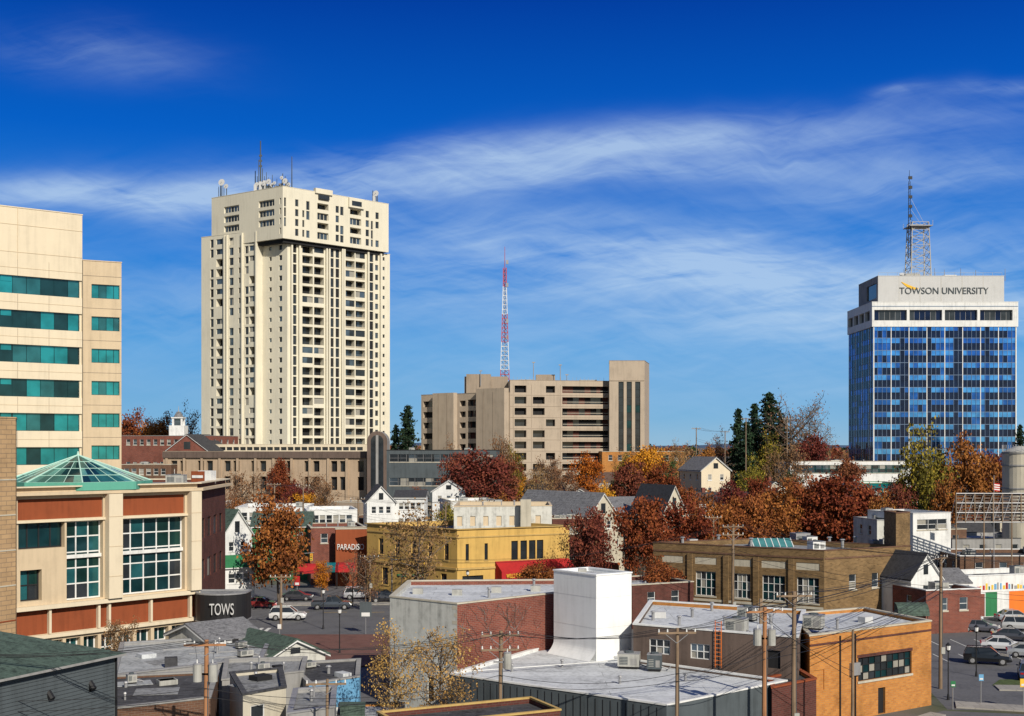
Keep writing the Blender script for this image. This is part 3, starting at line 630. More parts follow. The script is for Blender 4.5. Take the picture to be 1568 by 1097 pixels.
def centre():
    mb=MB(); A=P(645,366);Bp=P(781,345);Cc=P(936,351)
    nb=Vector((-.05,1)).normalized()*30
    pr=[Bp,Cc,(Cc[0]+nb.x,Cc[1]+nb.y),(Bp[0]+nb.x,Bp[1]+nb.y)]; fr_=Fac(Bp,Cc); zt=Z(583,347); ops=[]; dk=dict(g=['dark','g_dark','dark'],d=1.3); dm=dict(g=['g_dark','dark','brickdk'],d=1.3,nx=8)
    for i in range(9):
        z=zt-1.7-i*3.12-1.7
        ops+= [fr_.op(788,806,z,z+1.95,dk),fr_.op(816,834,z,z+1.95,dk) if i%3 else fr_.op(836,850,z,z+1.9,dk)]
        ops.append(fr_.op(861,933,z,z+1.9,dm))
    mb.block(pr,5,zt,'beige2','roofg',{0:ops},cap='beige',par=.8)
    for i in range(9):
        z=zt-1.7-i*3.12-1.7
        mb.obox(Bp,Cc,fr_.a(862),fr_.a(932),z+.5,z+.62,-.2,-.12,'stone')
        for px in (786,814,858,): mb.obox(Bp,Cc,fr_.a(px)-.05,fr_.a(px)+.05,z-.5,z+2.2,.002,.05,'beige')
        mb.obox(Bp,Cc,0.1,fr_.L-.1,z-.75,z-.66,.002,.05,'beige')
    pl=[A,(Bp[0]-.02,Bp[1]+.01),(Bp[0]+nb.x*.99,Bp[1]+nb.y*.99),(A[0]+nb.x*.7,A[1]+nb.y*.7)]; fl=Fac(A,Bp); o=[]
    zl=Z(601,347)
    for i in range(8):
        z=zl-2.2-i*3.12-1.4
        o+=[fl.op(648,664,z,z+1.7,dk),fl.op(704,713,z,z+1.6,dk),fl.op(716,734,z,z+1.8,dm)]
    mb.block(pl,5,zl,'beige2','roofg',{0:o},cap='beige',reg=False)
    for (a,b,pr_,yt) in [(668,700,1.6,0),(736,779,2.0,0.8)]:
        mb.obox(A,Bp,fl.a(a),fl.a(b),5.1,zl+.3+yt,.002,pr_,'beige2')
    for px in (677,690,747,762): q=(1.6 if px<700 else 2.0); mb.obox(A,Bp,fl.a(px)-.06,fl.a(px)+.06,5.2,zl+.2,q+.002,q+.06,'beige')
    t0=P(933,347.5);t1=P(987,347.5); tp=[t0,t1,P(994,361),(t0[0]+1,361)]; ft=Fac(t0,t1); zt2=Z(553,348)
    o=[ft.op(a,b,10,Z(585,348),dict(g=['g_dark','g_dark','g_dark','g_teald'],d=.35,nz=14,fr='black',fw=.1)) for a,b in((947,955),(959.5,967.5),(972.5,980.5))]
    mb.block(tp,5,zt2,'beige2','roofg',{0:o},cap='beige',reg=False)
    mb.obox(t0,t1,.1,ft.L-.1,Z(584,348),Z(583,348)+.1,.002,.08,'beige')
    mb.box(X(745,362),362,zl-.5,X(778,362)-X(712,362),9,Z(577,358)-zl+.5,'beige'); mb.box(X(733,359),359,zl-.5,7,5,Z(573,356)-zl+.5,'beige')
    mb.box(X(835,362),362,zt-.8,5.5,5,Z(574,360)-zt+.8,'beige'); mb.box(X(805,362),362,zt-.8,4,4,1.8,'acgrey'); mb.box(X(900,362),362,zt-.8,5,4,1.7,'acgrey')
    for px,yt in [(817,556),(858,560),(736,569),(868,575)]: mb.cyl((X(px,356),356,zt-1),(X(px,356),356,Z(yt,356)),.15,.1,'steel',5); mb.box(X(px,356),356,Z(yt,356),.9,.3,.3,'steel')
    for i in range(24): a=1+i*(fr_.L-2)/24; mb.obox(Bp,Cc,a,a+.05,zt+.12,zt+1.0,-.3,-.25,'steel')
    return mb.obj('precast_office_block')
centre()
def mast():
    mb=MB(); D=470; cx=X(773,D); zb=gz(0,D); z1=Z(378,D); n=46; hw0=2.8;hw1=.6
    def ringp(k):
        s=hw0+(hw1-hw0)*min(1,k/n*1.08); z=zb+(z1-8-zb)*k/n; return [(cx-s,D-s*.58,z),(cx+s,D-s*.58,z),(cx,D+s*1.15,z)]
    for k in range(n):
        A=ringp(k);B=ringp(k+1); mt='redmast' if (k//6)%2 else 'white'
        for i in range(3):
            j=(i+1)%3; mb.cyl(A[i],B[i],.17,.17,mt,4); mb.cyl(A[i],B[j],.09,.09,mt,3); mb.cyl(A[j],A[i],.09,.09,mt,3)
    mb.cyl((cx,D,z1-9),(cx,D,z1),.14,.08,'redmast',5)
    for py in (440,495,520,405): z=Z(py,D); mb.box(cx+.9,D-.5,z,.9,.5,1.5,'steel')
    mb.obj('radio_mast')
mast()
def leftoffice():
    mb=MB(); p0=P(-70,141);p1=P(126,150); t=(V2(p1)-V2(p0)).normalized();n=Vector((-t.y,t.x))
    z1=Z(330,150); f=Fac(p0,p1); ops=[]; g=dict(g=['g_teal','g_teald','g_teald','g_teal2','g_teald','g_teal'],d=.35,nx=9,fr='g_teald',fw=.05)
    tops=[42.1-i*4.02 for i in range(10)]
    for z in tops: ops.append((.05,f.L-.03,z-2.1,z,g))
    poly=[p0,p1,(p1[0]+n.x*22,p1[1]+n.y*22),(p0[0]+n.x*22,p0[1]+n.y*22)]
    mb.block(poly,0,z1,'cream','roofg',{0:ops,1:[(.2,20,z-2.1,z,g) for z in tops]},cap='cream',par=.8)
    for z in tops:
        mb.obox(p0,p1,0,f.L,z+.9,z+.95,.002,.03,'cream2')
        for px in (-20,27,75): a=f.a(px); mb.obox(p0,p1,a-.02,a+.02,z+.02,z+1.88,.002,.02,'beige')
        mb.obox(p0,p1,f.a(2),f.a(2)+1.2,z-.7,z-.05,-.34,-.3,'g_teal')
    a=f.a(27); mb.obox(p0,p1,a-.03,a+.03,z1-6,z1,.002,.04,'cream2')
    for yy_ in (2.0,5.2): mb.obox(p0,p1,0,f.L,z1-yy_,z1-yy_+.05,.002,.035,'cream2')
    q0=P(127,154);q1=P(186,156); tt=(V2(q1)-V2(q0)).normalized();nn_=Vector((-tt.y,tt.x)); f2=Fac(q0,q1)
    poly2=[q0,q1,(q1[0]+nn_.x*12,q1[1]+nn_.y*12),(q0[0]+nn_.x*12,q0[1]+nn_.y*12)]; g2=dict(g=['g_teal','g_teal2','g_teal'],d=.3,nx=4,fr='g_teald')
    tp=[Z(436,155)-i*4.02 for i in range(10)]
    mb.block(poly2,0,Z(401,155),'cream2','roofg',{0:[(f2.L*.22,f2.L-.02,z-1.75,z,g2) for z in tp],1:[(.02,8,z-1.75,z,g2) for z in tp]},cap='cream2',reg=False)
    for z in tp: mb.obox(q0,q1,0,f2.L,z+1.0,z+1.05,.002,.03,'beige')
    return mb.obj('office_building')
leftoffice()
def mall():
    mb=MB(); p0=P(-40,115);p1=P(302,133);p2=P(345,150); poly=[p0,p1,p2,(-50,148),(-60,125)]; f=Fac(p0,p1); z1=18.1
    G=dict(g=['g_teald','g_grn','g_teald','g_grn','g_dark','g_teal2'],d=.7,fr='white',fw=.13)
    def s(**k): d=dict(G); d.update(k); return d
    ops=[f.op(27,158,15.0,17.0,dict(g='redpan',d=.25,nx=1)),f.op(183,283,15.0,17.0,dict(g='redpan',d=.25,nx=1)),
         f.op(102,158,6.9,14.7,s(nx=3,nz=5)),f.op(184,283,6.9,14.7,s(nx=5,nz=5)),f.op(28,99,12.2,14.7,s(nx=4,nz=1,fr='black')),f.op(31,64,7.2,10.2,s(nx=2,nz=2,fr='black')),
         f.op(-20,300,3.9,6.3,dict(g='redpan',d=.2)),]
    for i in range(10): ops.append(f.op(20+i*27,42+i*27,.4,3.2,s(nx=2,nz=2)))
    o1=[(2+i*3.6,4.2+i*3.6,c,c+2.2,dict(g=WG,d=.2,fr='black')) for i in range(4) for c in(3,7.5,12)]
    mb.block(poly,0,z1,['cream2','brickdk','brickdk','brickdk','brickdk'],'roofg',{0:ops,1:o1},cap='cream',capo=.5,par=.3)
    mb.ring(offset(poly,-.7),offset(poly,.1),z1-.75,z1-.45,'cream2')
    for a,b,o in((160,181,.9),(286,301.5,.9)):
        mb.obox(p0,p1,f.a(a),f.a(b),6.8,z1-.8,.002,o,'cream')
        for z in (9,12,15): mb.obox(p0,p1,f.a(a),f.a(b),z,z+.06,o+.001,o+.03,'cream2')
    mb.obox(p0,p1,0,f.L,6.35,6.75,.004,.6,'cream'); mb.obox(p0,p1,0,f.L,3.5,3.85,.004,.35,'cream'); mb.obox(p0,p1,0,f.L,14.72,14.95,.004,.2,'cream')
    for a,b in ((101,159),(183,284)): mb.obox(p0,p1,f.a(a),f.a(b),11.0,11.35,-.6,-.35,'white')
    for px in (75,150,166,230,290): mb.obox(p0,p1,f.a(px)-.12,f.a(px)+.12,3.9,6.3,-.15,.3,'cream')
    # glazed hipped skylight: low octagonal drum, mullioned glass facets
    cx,cy=X(125,130)-.2,129.5; R=7.3; ap=Vector((cx,cy,Z(697,129.5))); n=8; ringv=[(cx+R*math.cos(math.pi/8+i*math.pi/4),cy+R*math.sin(math.pi/8+i*math.pi/4)) for i in range(n)]
    mb.ring(offset(ringv,-.2),offset(ringv,.2),z1-.4,z1+.4,'copper'); zz=z1+.38
    for i in range(n):
        a=Vector((*ringv[i],zz));b=Vector((*ringv[(i+1)%n],zz)); K=6; J=4
        for j in range(J):
            v0,v1=j/J,(j+1)/J
            for k in range(K):
                u0,u1=k/K,(k+1)/K
                A=a.lerp(b,u0).lerp(ap,v0);B=a.lerp(b,u1).lerp(ap,v0);Cq=a.lerp(b,u1).lerp(ap,v1);Dq=a.lerp(b,u0).lerp(ap,v1)
                g=random.choice(['g_skyl','g_skyl','g_skyl2','g_teald'])
                mb.face([A,B,Cq,Dq] if j<J-1 else [A,B,ap],g)
                if k and k%2==0 and j<J-1: mb.cyl(A,Dq,.04,.04,'skyfr',4)
            mb.cyl(a.lerp(ap,v0),b.lerp(ap,v0),.05,.05,'skyfr',4)
        mb.cyl(a,ap,.10,.08,'skyfr',5)
    mb.cyl(ap,ap+Vector((0,0,.4)),.15,.05,'skyfr',6)
    mb.box(X(303,139),139,z1,1.5,.3,1.2,'redpan',-.2); mb.box(X(303,139),138.8,z1+.45,1.3,.05,.3,'white',-.2); mb.box(X(317,143),143,z1-.3,1.6,1.4,1.5,'white',-.2)
    mb.ac(X(270,140),140,z1-.3,2,1.6,.9)
    ob=mb.obj('shopping_mall')
    m=MB(); c=P(338,131.5); pl=[]
    for i in range(13): a=math.pi*(1+i/12); pl.append((c[0]+2.7*math.cos(a),c[1]+.6+2.4*math.sin(a)))
    pl+= [(c[0]+2.7,c[1]+2.5),(c[0]-2.7,c[1]+2.5)]
    z0=3.7;z2=6.5
    for i in range(len(pl)): j=(i+1)%len(pl); m.face([(*pl[i],z0),(*pl[j],z0),(*pl[j],z2),(*pl[i],z2)],'black')
    m.face([(*q,z2) for q in pl],'roofg'); m.face([(*q,z0) for q in pl[::-1]],'dark'); m.ring(offset(pl,-.08),offset(pl,.15),z2,z2+.15,'steel'); m.ring(offset(pl,-.08),offset(pl,.15),z0-.12,z0,'steel')
    m.box(c[0]-1.2,c[1]+2,0,.4,.4,z0,'black'); m.box(c[0]+1.8,c[1]+2,0,.4,.4,z0,'black')
    mo=m.obj('theatre_marquee')
    text('TOWS',2.5,(c[0]+.55,c[1]-1.92,5.0),mo,'signgrey',ang=.12,hscale=1.2,name='marquee_lettering')
    s_=MB(); q=[P(-90,106),P(24,113),P(25.5,117.5),P(-80,117)]; s_.block(q,0,Z(641,113),'tanstone','roofg',cap='tanstone')
    for z in (6.2,9.4,12.6,15.8,19): s_.obox(q[0],q[1],0,(V2(q[1])-V2(q[0])).length-.01,z,z+.12,.002,.05,'redpan' if z==6.2 else 'stone')
    s_.obj('stone_clad_building')
mall()
# ================================================ foreground, centre
def fg_center():
    mb=MB(); poly=[(-4.9,95),(10.4,83.5),(20.4,92.2),(9.8,101.5),(3.5,109.5)]
    mb.block(poly,0,4.6,['dkgrey','dkgrey','taupe','white','white'],'roofw',par=.15,cap='white',ops={0:[(3,4,.1,2.2,dict(g='brickdk',d=.1)),(9,11,1.2,2.5,dict(g='g_dark',d=.1,fr='black'))]})
    for i in range(30): a=.4+i*.62; mb.obox(poly[0],poly[1],a,a+.04,0,4.4,.002,.03,'black')
    for (x,y) in [(4,99),(8,92),(13,93),(0,97)]: mb.vent(x,y,4.45,.5,.1)
    mb.ac(9.3,98.6,4.5,1.7,1.2,1.0,-.2,'acgrey'); mb.ac(11.2,97.4,4.5,1.1,1.0,1.1,-.2,'dkgrey')
    mb.cyl((-4,95.3,4.75),(9.9,101.2,4.7),.04,.04,'white',4)
    mb.obj('flat_roofed_shop')
    mb=MB(); c=P(913,101.7);l=P(848,106);r_=P(967,103.9); poly=[l,c,r_,(l[0]+r_[0]-c[0],l[1]+r_[1]-c[1])]
    mb.block(poly,4.45,11.45,'white2','roofw',par=.2,cap='white2')
    f1=Fac(l,c); f2=Fac(c,r_)
    for z in (7.1,9.6): mb.obox(l,c,.05,f1.L-.05,z,z+.02,.001,.010,'signgrey'); mb.obox(c,r_,.05,f2.L-.05,z,z+.02,.001,.010,'signgrey')
    t=f1.t;n=Vector((t.y,-t.x))
    for i in range(6):
        def pr(u): return .8*(1-u)**2
        u0,u1=i/6,(i+1)/6; z0_,z1_=4.47+u0*1.1,4.47+u1*1.1
        A=V2(l);B=V2(c)
        mb.face([(*(A+n*pr(u0)),z0_),(*(B+n*pr(u0)),z0_),(*(B+n*(pr(u1)+.003)),z1_),(*(A+n*(pr(u1)+.003)),z1_)],'white2')
    mb.box(c[0]-1,c[1]+2.5,11.3,.7,.7,.5,'acgrey'); mb.obj('stair_penthouse')
    mb=MB(); C=P(700,100.6);Lf=P(597,105.5);R=(7.4,111.5)
    poly=[Lf,C,R,(5.5,119),P(625,118)]; f=Fac(Lf,C)
    mb.block(poly,0,9.25,['whitewash','brickred','brickred','brickred','whitewash'],'roofw',par=.35,cap='stone',ops={0:[f.op(655,664,1,3,dict(g='dark',d=.1))]})
    for px,D in [(640,111),(700,110),(760,112),(820,113)]: x,y=P(px,D); mb.box(x,y,8.9,.9,.8,.5,'acgrey')
    for k in range(14): zz=1+k*.6; mb.obox(Lf,C,f.L-.35-(k%2)*.2,f.L-.01,zz,zz+.3,.001,.012,'stone')
    mb.vent(-2,108,8.9,.8); mb.vent(2,113,8.9,1.0)
    g=Fac(C,R); rv=random.Random(5); t=g.t;n=Vector((t.y,-t.x))
    def vine(a,z,ln,dr,rad):
        for k in range(ln):
            a2=a+dr+rv.uniform(-.3,.3);z2=z+rv.uniform(.1,.45)
            if z2>9 or a2<.1 or a2>10: break
            A=V2(C)+t*a+n*.03;B=V2(C)+t*a2+n*.03; mb.cyl((A.x,A.y,z),(B.x,B.y,z2),rad,rad*.85,'taupe' if rv.random()<.75 else 'grey',3,False); a,z=a2,z2
            if rv.random()<.3 and ln>4: vine(a,z,ln//2,rv.uniform(-.35,.35),rad*.7)
    for i in range(7): vine(rv.uniform(.3,9),4.7,14,rv.uniform(-.15,.2),.022)
    mb.obj('brick_warehouse')
    mb=MB(); p0=(9.9,101.3);p1=P(1222,94.3);p2=(26.0,110);p3=(13,117); poly=[p0,p1,p2,p3]; f=Fac(p0,p1); W=dict(g=WG,d=.15,fr='white',nx=3,nz=2)
    mb.block(poly,0,7.5,['taupe','taupe','brickor','taupe'],'roofw',{0:[f.op(994,1026,5.3,6.5,W),f.op(1057,1087,5.2,6.4,W),f.op(1175,1195,5.0,6.4,dict(g='dark',d=.15))]},par=.3,cap='white')
    for px,D,sxx in [(1128,99,1.6),(1145,106,1.5),(1246,101,1.5)]: x,y=P(px,D); mb.ac(x,y,7.2,sxx,1.2,1.0,-.5)
    for px,D in [(1000,106),(1110,103),(1180,104),(1090,112),(1040,103),(1060,108)]: x,y=P(px,D); mb.vent(x,y,7.2,.7,.13)
    x,y=P(1165,104); mb.cyl((x,y,7.2),(x,y,9.3),.14,.14,'wood',6)
    x,y=P(1010,108); mb.box(x,y,7.2,1,1,.5,'signgrey')
    a=f.a(1096)
    for d in(0,.5): mb.obox(p0,p1,a+d,a+d+.05,4.7,8.4,.15,.2,'orangep')
    for k in range(11): mb.obox(p0,p1,a,a+.5,4.9+k*.33,4.94+k*.33,.16,.19,'orangep')
    mb.obj('taupe_workshop')
    mb=MB(); q0=P(1240,97.4);q1=P(1426,105.8);q2=(32.5,114.5);q3=(24.5,110.3); poly=[q0,q1,q2,q3]; f=Fac(q0,q1)
    wnd=dict(g=['g_dark','g_teald','g_dark','g_blind'],d=.2,fr='black',nx=9,nz=3,sill='stone',lint='brickdk')
    mb.block(poly,0,7.15,'brickor','roofw',{0:[f.op(1314,1396,3.0,4.9,wnd),f.op(1246,1262,2.8,4.4,dict(g='brickor',d=.08)),(8.1,9.0,.05,2.2,dict(g='black',d=.2))]},par=.25,cap='stone')
    mb.obox(q0,q1,0,f.L,6.35,6.5,.002,.06,'brickdk')
    for a in (3.4,4.9,5.2): mb.obox(q0,q1,a,a+.09,0,6.9,.002,.12,'black')
    mb.obox(q0,q1,4.6,5.6,3.6,4.6,.01,.3,'steel')
    x,y=P(1325,107); mb.box(x,y,6.9,1.0,.8,.5,'signgrey',.6)
    mb.vent(27,103,6.9); mb.obj('orange_brick_workshop')
    mb=MB(); q0=P(1182,90);q1=P(1250,93.5); poly=[q0,q1,(q1[0]-.3,97.3),(q0[0]+.5,94.2)]
    mb.block(poly,0,4.5,['brickdk','brickor','brickdk','brickdk'],'roofd',par=.15,cap='redpan'); mb.obj('brick_annex')
    mb=MB(); q0=P(614,73);q1=P(858,77.5); t=(V2(q1)-V2(q0)).normalized();n=Vector((-t.y,t.x))*4.2
    mb.block([q0,q1,(q1[0]+n.x,q1[1]+n.y),(q0[0]+n.x,q0[1]+n.y)],0,5.55,'brickdk','roofd',par=.3,th=.15,cap='gold'); mb.obj('yellow_trimmed_shop')
fg_center()
def fg_left():
    mb=MB(); p0=P(-90,68);p1=P(178,80); t=(V2(p1)-V2(p0)).normalized();n=Vector((-t.y,t.x)); ze=8.55
    p2=V2(p1)+n*11;p3=V2(p0)+n*11; f=Fac(p0,p1)
    W=dict(g='dark',d=.1)
    mb.wall(p0,p1,0,ze,'dkgrey',[(f.a(138)-.1,f.a(138)+.15,6.6,7.1,W)]); mb.wall(p1,p2,0,ze,'dkgrey'); mb.wall(p2,p3,0,ze,'dkgrey'); mb.wall(p3,p0,0,ze,'dkgrey'); FOOT.append([p0,p1,tuple(p2),tuple(p3)])
    def q(a,b,z): r=V2(p0)+t*a+n*b; return Vector((r.x,r.y,z))
    L=f.L; A=[q(-.4,-.5,ze),q(L+.4,-.5,ze),q(L+.4,11.5,ze),q(-.4,11.5,ze)]; r0=q(2,5.5,ze+1.7);r1=q(L-4.5,5.5,ze+1.7); u=Vector((0,0,.15))
    for fc in ([A[0],A[1],r1,r0],[A[1],A[2],r1],[A[2],A[3],r0,r1],[A[3],A[0],r0]): mb.face([p+u for p in fc],'shinglegrn')
    for i in range(4): mb.face([A[i],A[(i+1)%4],A[(i+1)%4]+u,A[i]+u],'grey')
    mb.face(A[::-1],'dkgrey'); mb.obox(p0,p1,L-.12,L,0,ze-.05,.005,.1,'black')
    for k in range(36): mb.obox(p0,p1,0,L-.2,.23*k+.2,.23*k+.215,.001,.015,'black')
    for aa in (L-2.2,L-5.6): mb.cyl(q(aa,-.25,6.8),q(aa,.1,7.2),.2,.2,'black',8)
    mb.obj('grey_sided_building')
    mb=MB(); poly=[P(172,96),P(402,104),P(418,117),P(185,112)]; mb.block(poly,0,4.3,'grey','roofsilver',par=.2,cap='steel'); clutter(mb,poly,4.1,9,22,.6)
    x,y=P(262,101); mb.box(x,y,4.1,1.0,.8,.8,'shingle',.3)
    for px,D in [(330,108),(290,110),(370,106)]: x,y=P(px,D); mb.box(x,y,4.105,4.5,.12,.1,'steel',.35)
    mb.obj('silver_roofed_shop')
    mb=MB(); poly=[P(150,80),P(322,84),P(335,94),P(170,92)]; mb.block(poly,0,5.0,'brickbr','roofd',par=.15,cap='grey'); clutter(mb,poly,4.85,6,35,.5)
    x,y=P(240,87);mb.box(x,y,4.86,3,2.5,.03,'roofg',.2); x,y=P(205,90);mb.box(x,y,4.86,2.5,1.8,.03,'roofsilver',.4); mb.obj('tar_roofed_shop')
    mb=MB(); poly=[P(372,82),P(438,84.5),P(432,92),P(352,90)]; mb.block(poly,0,5.6,'stone','roofg',{0:[(.6,1.7,3.9,4.8,dict(g=WG,d=.1,fr='white'))]},par=.2,cap='roofd'); clutter(mb,poly,5.4,3,5,.5); mb.obj('stucco_shop')
    mb=MB(); poly=[P(340,92),P(465,95.5),P(470,102),P(345,101)]; mb.block(poly,0,4.7,'grey','roofg',par=.2,cap='grey'); clutter(mb,poly,4.5,5,9,.5); mb.obj('rendered_shop')
    mb=MB(); poly=[P(473,93),P(550,96),P(552,104),P(440,102)]; mb.block(poly,0,4.2,['blue','blue','grey','grey'],'roofd',{0:[(1,1.7,2.4,3.3,dict(g='dark',d=.1)),(2.3,3.1,.1,2.2,dict(g='white',d=.1))]},par=.06,cap='grey'); clutter(mb,poly,4.14,3,15,.5); mb.obj('blue_shop')
    mb=MB(); gable(mb,P(405,108),P(498,112),8,0,3.4,4.9,'whitewash','shinglegrn',False,2,1); mb.obj('gabled_shed')
    mb=MB(); gable(mb,P(320,112),P(400,116),7,0,4.4,5.6,'whitewash','shinglegry',True,2,1); mb.obj('gabled_shed')
    mb=MB(); poly=[P(440,79),P(512,81),P(515,88),P(450,87)]; mb.block(poly,0,5.0,'grey','roofg',par=.2,cap='steel'); clutter(mb,poly,4.8,3,3,.5); mb.obj('grey_shop')
    mb=MB(); poly=[P(515,84),P(620,86.5),P(618,91),P(520,91)]; mb.block(poly,0,3.2,'brickor','roofsilver',par=.15,cap='roofd'); 
    x,y=P(540,87); mb.box(x,y,3.05,1.7,1.2,.9,'shinglegrn',.1); mb.box(x,y,3.95,1.8,1.3,.06,'shinglegrn',.1); mb.obj('low_brick_shop')
fg_left()
def bigbrick():
    mb=MB(); A=P(1000,163);C=P(1262,150);R=P(1394,157); B=(A[0]+R[0]-C[0]+3,A[1]+R[1]-C[1]); poly=[A,C,R,B]; f=Fac(A,C);g=Fac(C,R); z1=9.45
    big=dict(g=['g_teald','g_dark','g_blind'],d=.25,fr='white',nx=4,nz=3,sill='stone')
    o=[]
    for a,b in ((1064,1098),(1121,1151),(1166,1204),(1219,1256)):
        o.append(f.op(a+1,b-2,3.0,6.1,big)); o.append(f.op(a,b-1,7.0,7.9,dict(g='stone',d=.06)))
    o.append(f.op(1012,1048,3.4,5.4,big)); o.append(f.op(1014,1046,7.0,7.9,dict(g='stone',d=.06)))
    o2=[g.op(a,b,4.6,6.4,dict(g=WG,d=.2,fr='white',nz=2,sill='stone')) for a,b in((1300,1311),(1335,1345))]
    mb.block(poly,0,z1,'bricktan','roofg',{0:o,1:o2},cap='brickbr',par=.6)
    mb.obox(A,C,.1,f.L-.1,8.4,8.6,.002,.08,'brickbr'); mb.obox(C,R,.1,g.L-.1,8.4,8.6,.002,.08,'brickbr'); mb.obox(A,C,.1,f.L-.1,2.3,2.6,.002,.08,'stone')
    for px in (1057,1112,1158,1212): a=f.a(px); mb.obox(A,C,a-.35,a+.35,0,8.3,.003,.22,'bricktan')
    t0=P(1372,156);t1=P(1393.5,158.5); mb.block([t0,t1,(t1[0]-.5,162),(t0[0],161)],8.8,Z(786,157),'bricktan','roofg',cap='brickbr',reg=False)
    x,y=P(1180,165); s=2.6
    for sgn in(-1,1): mb.face([(x-s,y+sgn*2,8.9),(x+s,y+sgn*2,8.9),(x+s,y,9.9),(x-s,y,9.9)],'g_skyl2')
    for k in range(7):
        xx=x-s+k*2*s/6
        for sgn in(-1,1): mb.cyl((xx,y+sgn*2,8.9),(xx,y,9.9),.07,.07,'white',4)
    for px,D,sz in [(1060,166,1.2),(1250,158,1.8),(1225,170,2.2),(1240,168,1.6),(1340,163,1.3),(1355,166,1.2)]: x,y=P(px,D); mb.ac(x,y,8.85,sz,sz*.8,sz*.55,.3,random.choice(['acgrey','white','steel']))
    for px,D in [(1045,164),(1100,168),(1290,160),(1310,165),(1270,164),(1150,162)]: x,y=P(px,D); mb.vent(x,y,8.85,1.2,.2)
    mb.obj('brick_school_building')
bigbrick()
def bank():
    mb=MB(); A=P(562,193);C=P(700,178.5);R=P(872,187); B=(A[0]+R[0]-C[0],A[1]+R[1]-C[1]); poly=[A,C,R,B]; f=Fac(A,C);g=Fac(C,R); z1=10.1
    w1=dict(g=['g_dark'],d=.25,nx=1,nz=2,fr='black',sill='gold'); 
    o=[f.op(a,a+7,5.6,8,w1) for a in (580,605,630,655,680)]+[f.op(a,a+9,1,3.6,w1) for a in (585,640,675)]
    o2=[g.op(a,a+10,5.4,8.2,w1) for a in (783,797,810,822)]+[g.op(713,718,5.6,8,w1),g.op(742,747,5.6,8,w1)]+[g.op(708,740,.6,3.4,dict(g='g_dark',d=.3,nx=3,fr='black'))]+[g.op(765,865,.3,3,dict(g='g_dark',d=.3,nx=7,fr='black'))]
    mb.block(poly,0,z1,'yellow','roofg',{0:o,1:o2},cap='gold',par=.7,capo=.25)
    mb.obox(C,R,.0,g.L,4.3,4.6,.002,.2,'gold'); mb.obox(A,C,.0,f.L,4.3,4.6,.002,.2,'gold'); mb.obox(C,R,.0,g.L,8.9,9.1,.002,.12,'gold'); mb.obox(A,C,.0,f.L,8.9,9.1,.002,.12,'gold')
    u0=P(695,190);u1=P(845,193); ut=[u0,u1,(u1[0],206),(u0[0],206)]; FU=Fac(u0,u1)
    mb.block(ut,8.8,Z(776,191),['whitewash','cream2','cream2','cream2'],'roofg',{0:[FU.op(700+i*20,708+i*20,9.9,11.4,dict(g='cream2',d=.15)) for i in range(7)]},cap='cream2',reg=False)
    mb.box(X(805,191),191,8.9,1.6,1.6,Z(765,191)-8.9,'stone')
    clutter(mb,ut,12.4,4,3); 
    t=g.t;n=Vector((t.y,-t.x)); a0=g.a(758);a1=g.a(870)
    def q(a,o,z): r=V2(C)+t*a+n*o; return (r.x,r.y,z)
    mb.face([q(a0,2.2,4.0),q(a1,2.2,4.0),q(a1,.05,5.3),q(a0,.05,5.3)],'redawn'); mb.face([q(a0,2.2,2.7),q(a1,2.2,2.7),q(a1,2.2,4.0),q(a0,2.2,4.0)],'redawn')
    mb.face([q(a0,.05,2.7),q(a0,2.2,2.7),q(a0,2.2,4.0),q(a0,.05,5.3)],'redawn'); mb.face([q(a1,2.2,2.7),q(a1,.05,2.7),q(a1,.05,5.3),q(a1,2.2,4.0)],'redawn')
    ob=mb.obj('yellow_bank_building')
    r=V2(C)+t*(a0+2)+n*2.27; text('WELLS FARGO',3.0,(r.x+.2,r.y,3.3),ob,'goldsign',ang=math.atan2(t.y,t.x),hscale=.6,name='bank_lettering')
bank()
flatb('red_awning_shop',872,948,186,190,868,8,'brickred','roofd',1,3,cap='redawn')
flatb('brick_shop',476,560,198,200,809,12,'brickred','roofg',2,3,seed=2)
mu=flatb('mural_building',514,562,196,197,811,1.5,'redpan','roofg',1,0,ncl=0)
text('PARADISO',4.2,(X(537,195.8),195.8,Z(838,196)),mu,'white',hscale=.9,name='mural_lettering')
flatb('brick_store',968,1062,150,154,897,9,'brickdk','roofw',1,2,ncl=3)
house('white_green_house',340,386,172,176,820,783,12,'white','shinglegrn',False,2,2)
house('porch_house',342,390,168,170,868,852,4,'white','greenp',True,3,1)
house('green_roofed_house',386,475,205,206,806,785,10,'greenp','shinglegrn',True,4,2)
flatb('white_commercial_building',360,470,235,236,778,16,'white','roofw',2,8,cap='white',seed=5)
flatb('white_commercial_building',470,548,228,230,782,14,'white','roofw',2,6,cap='white',seed=6)
house('white_house',562,605,236,237,768,745,10,'white','shingle',False,3,2); house('white_house',605,650,238,238,762,752,9,'white','shingle',True,4,2)
house('white_house',662,712,262,262,752,736,10,'white','shinglegry',False,3,2,chim=True); flatb('white_store',690,765,240,242,768,14,'white','roofw',2,5)
flatb('brick_apartments',765,812,225,226,775,12,'brickred','roofg',2,4)
house('slate_roofed_house',838,902,222,224,786,756,16,'brickbr','shingle',True,5,2)
flatb('brick_row',846,925,200,201,795,9,'brickdk','roofg',2,5)
house('stone_church',902,945,208,212,790,757,20,'stone','shinglegry',False,2,1); house('church_hall',928,1040,214,219,790,762,15,'stone','shinglegry',True,5,2)
house('dark_gabled_house',1015,1050,205,207,785,745,10,'stone','shingle',False,2,2)
house('long_gabled_house',1050,1180,250,252,772,755,12,'white','shingle',True,8,1,chim=True)
flatb('orange_brick_store',922,1048,345,347,692,18,'brickor','roofg',2,8)
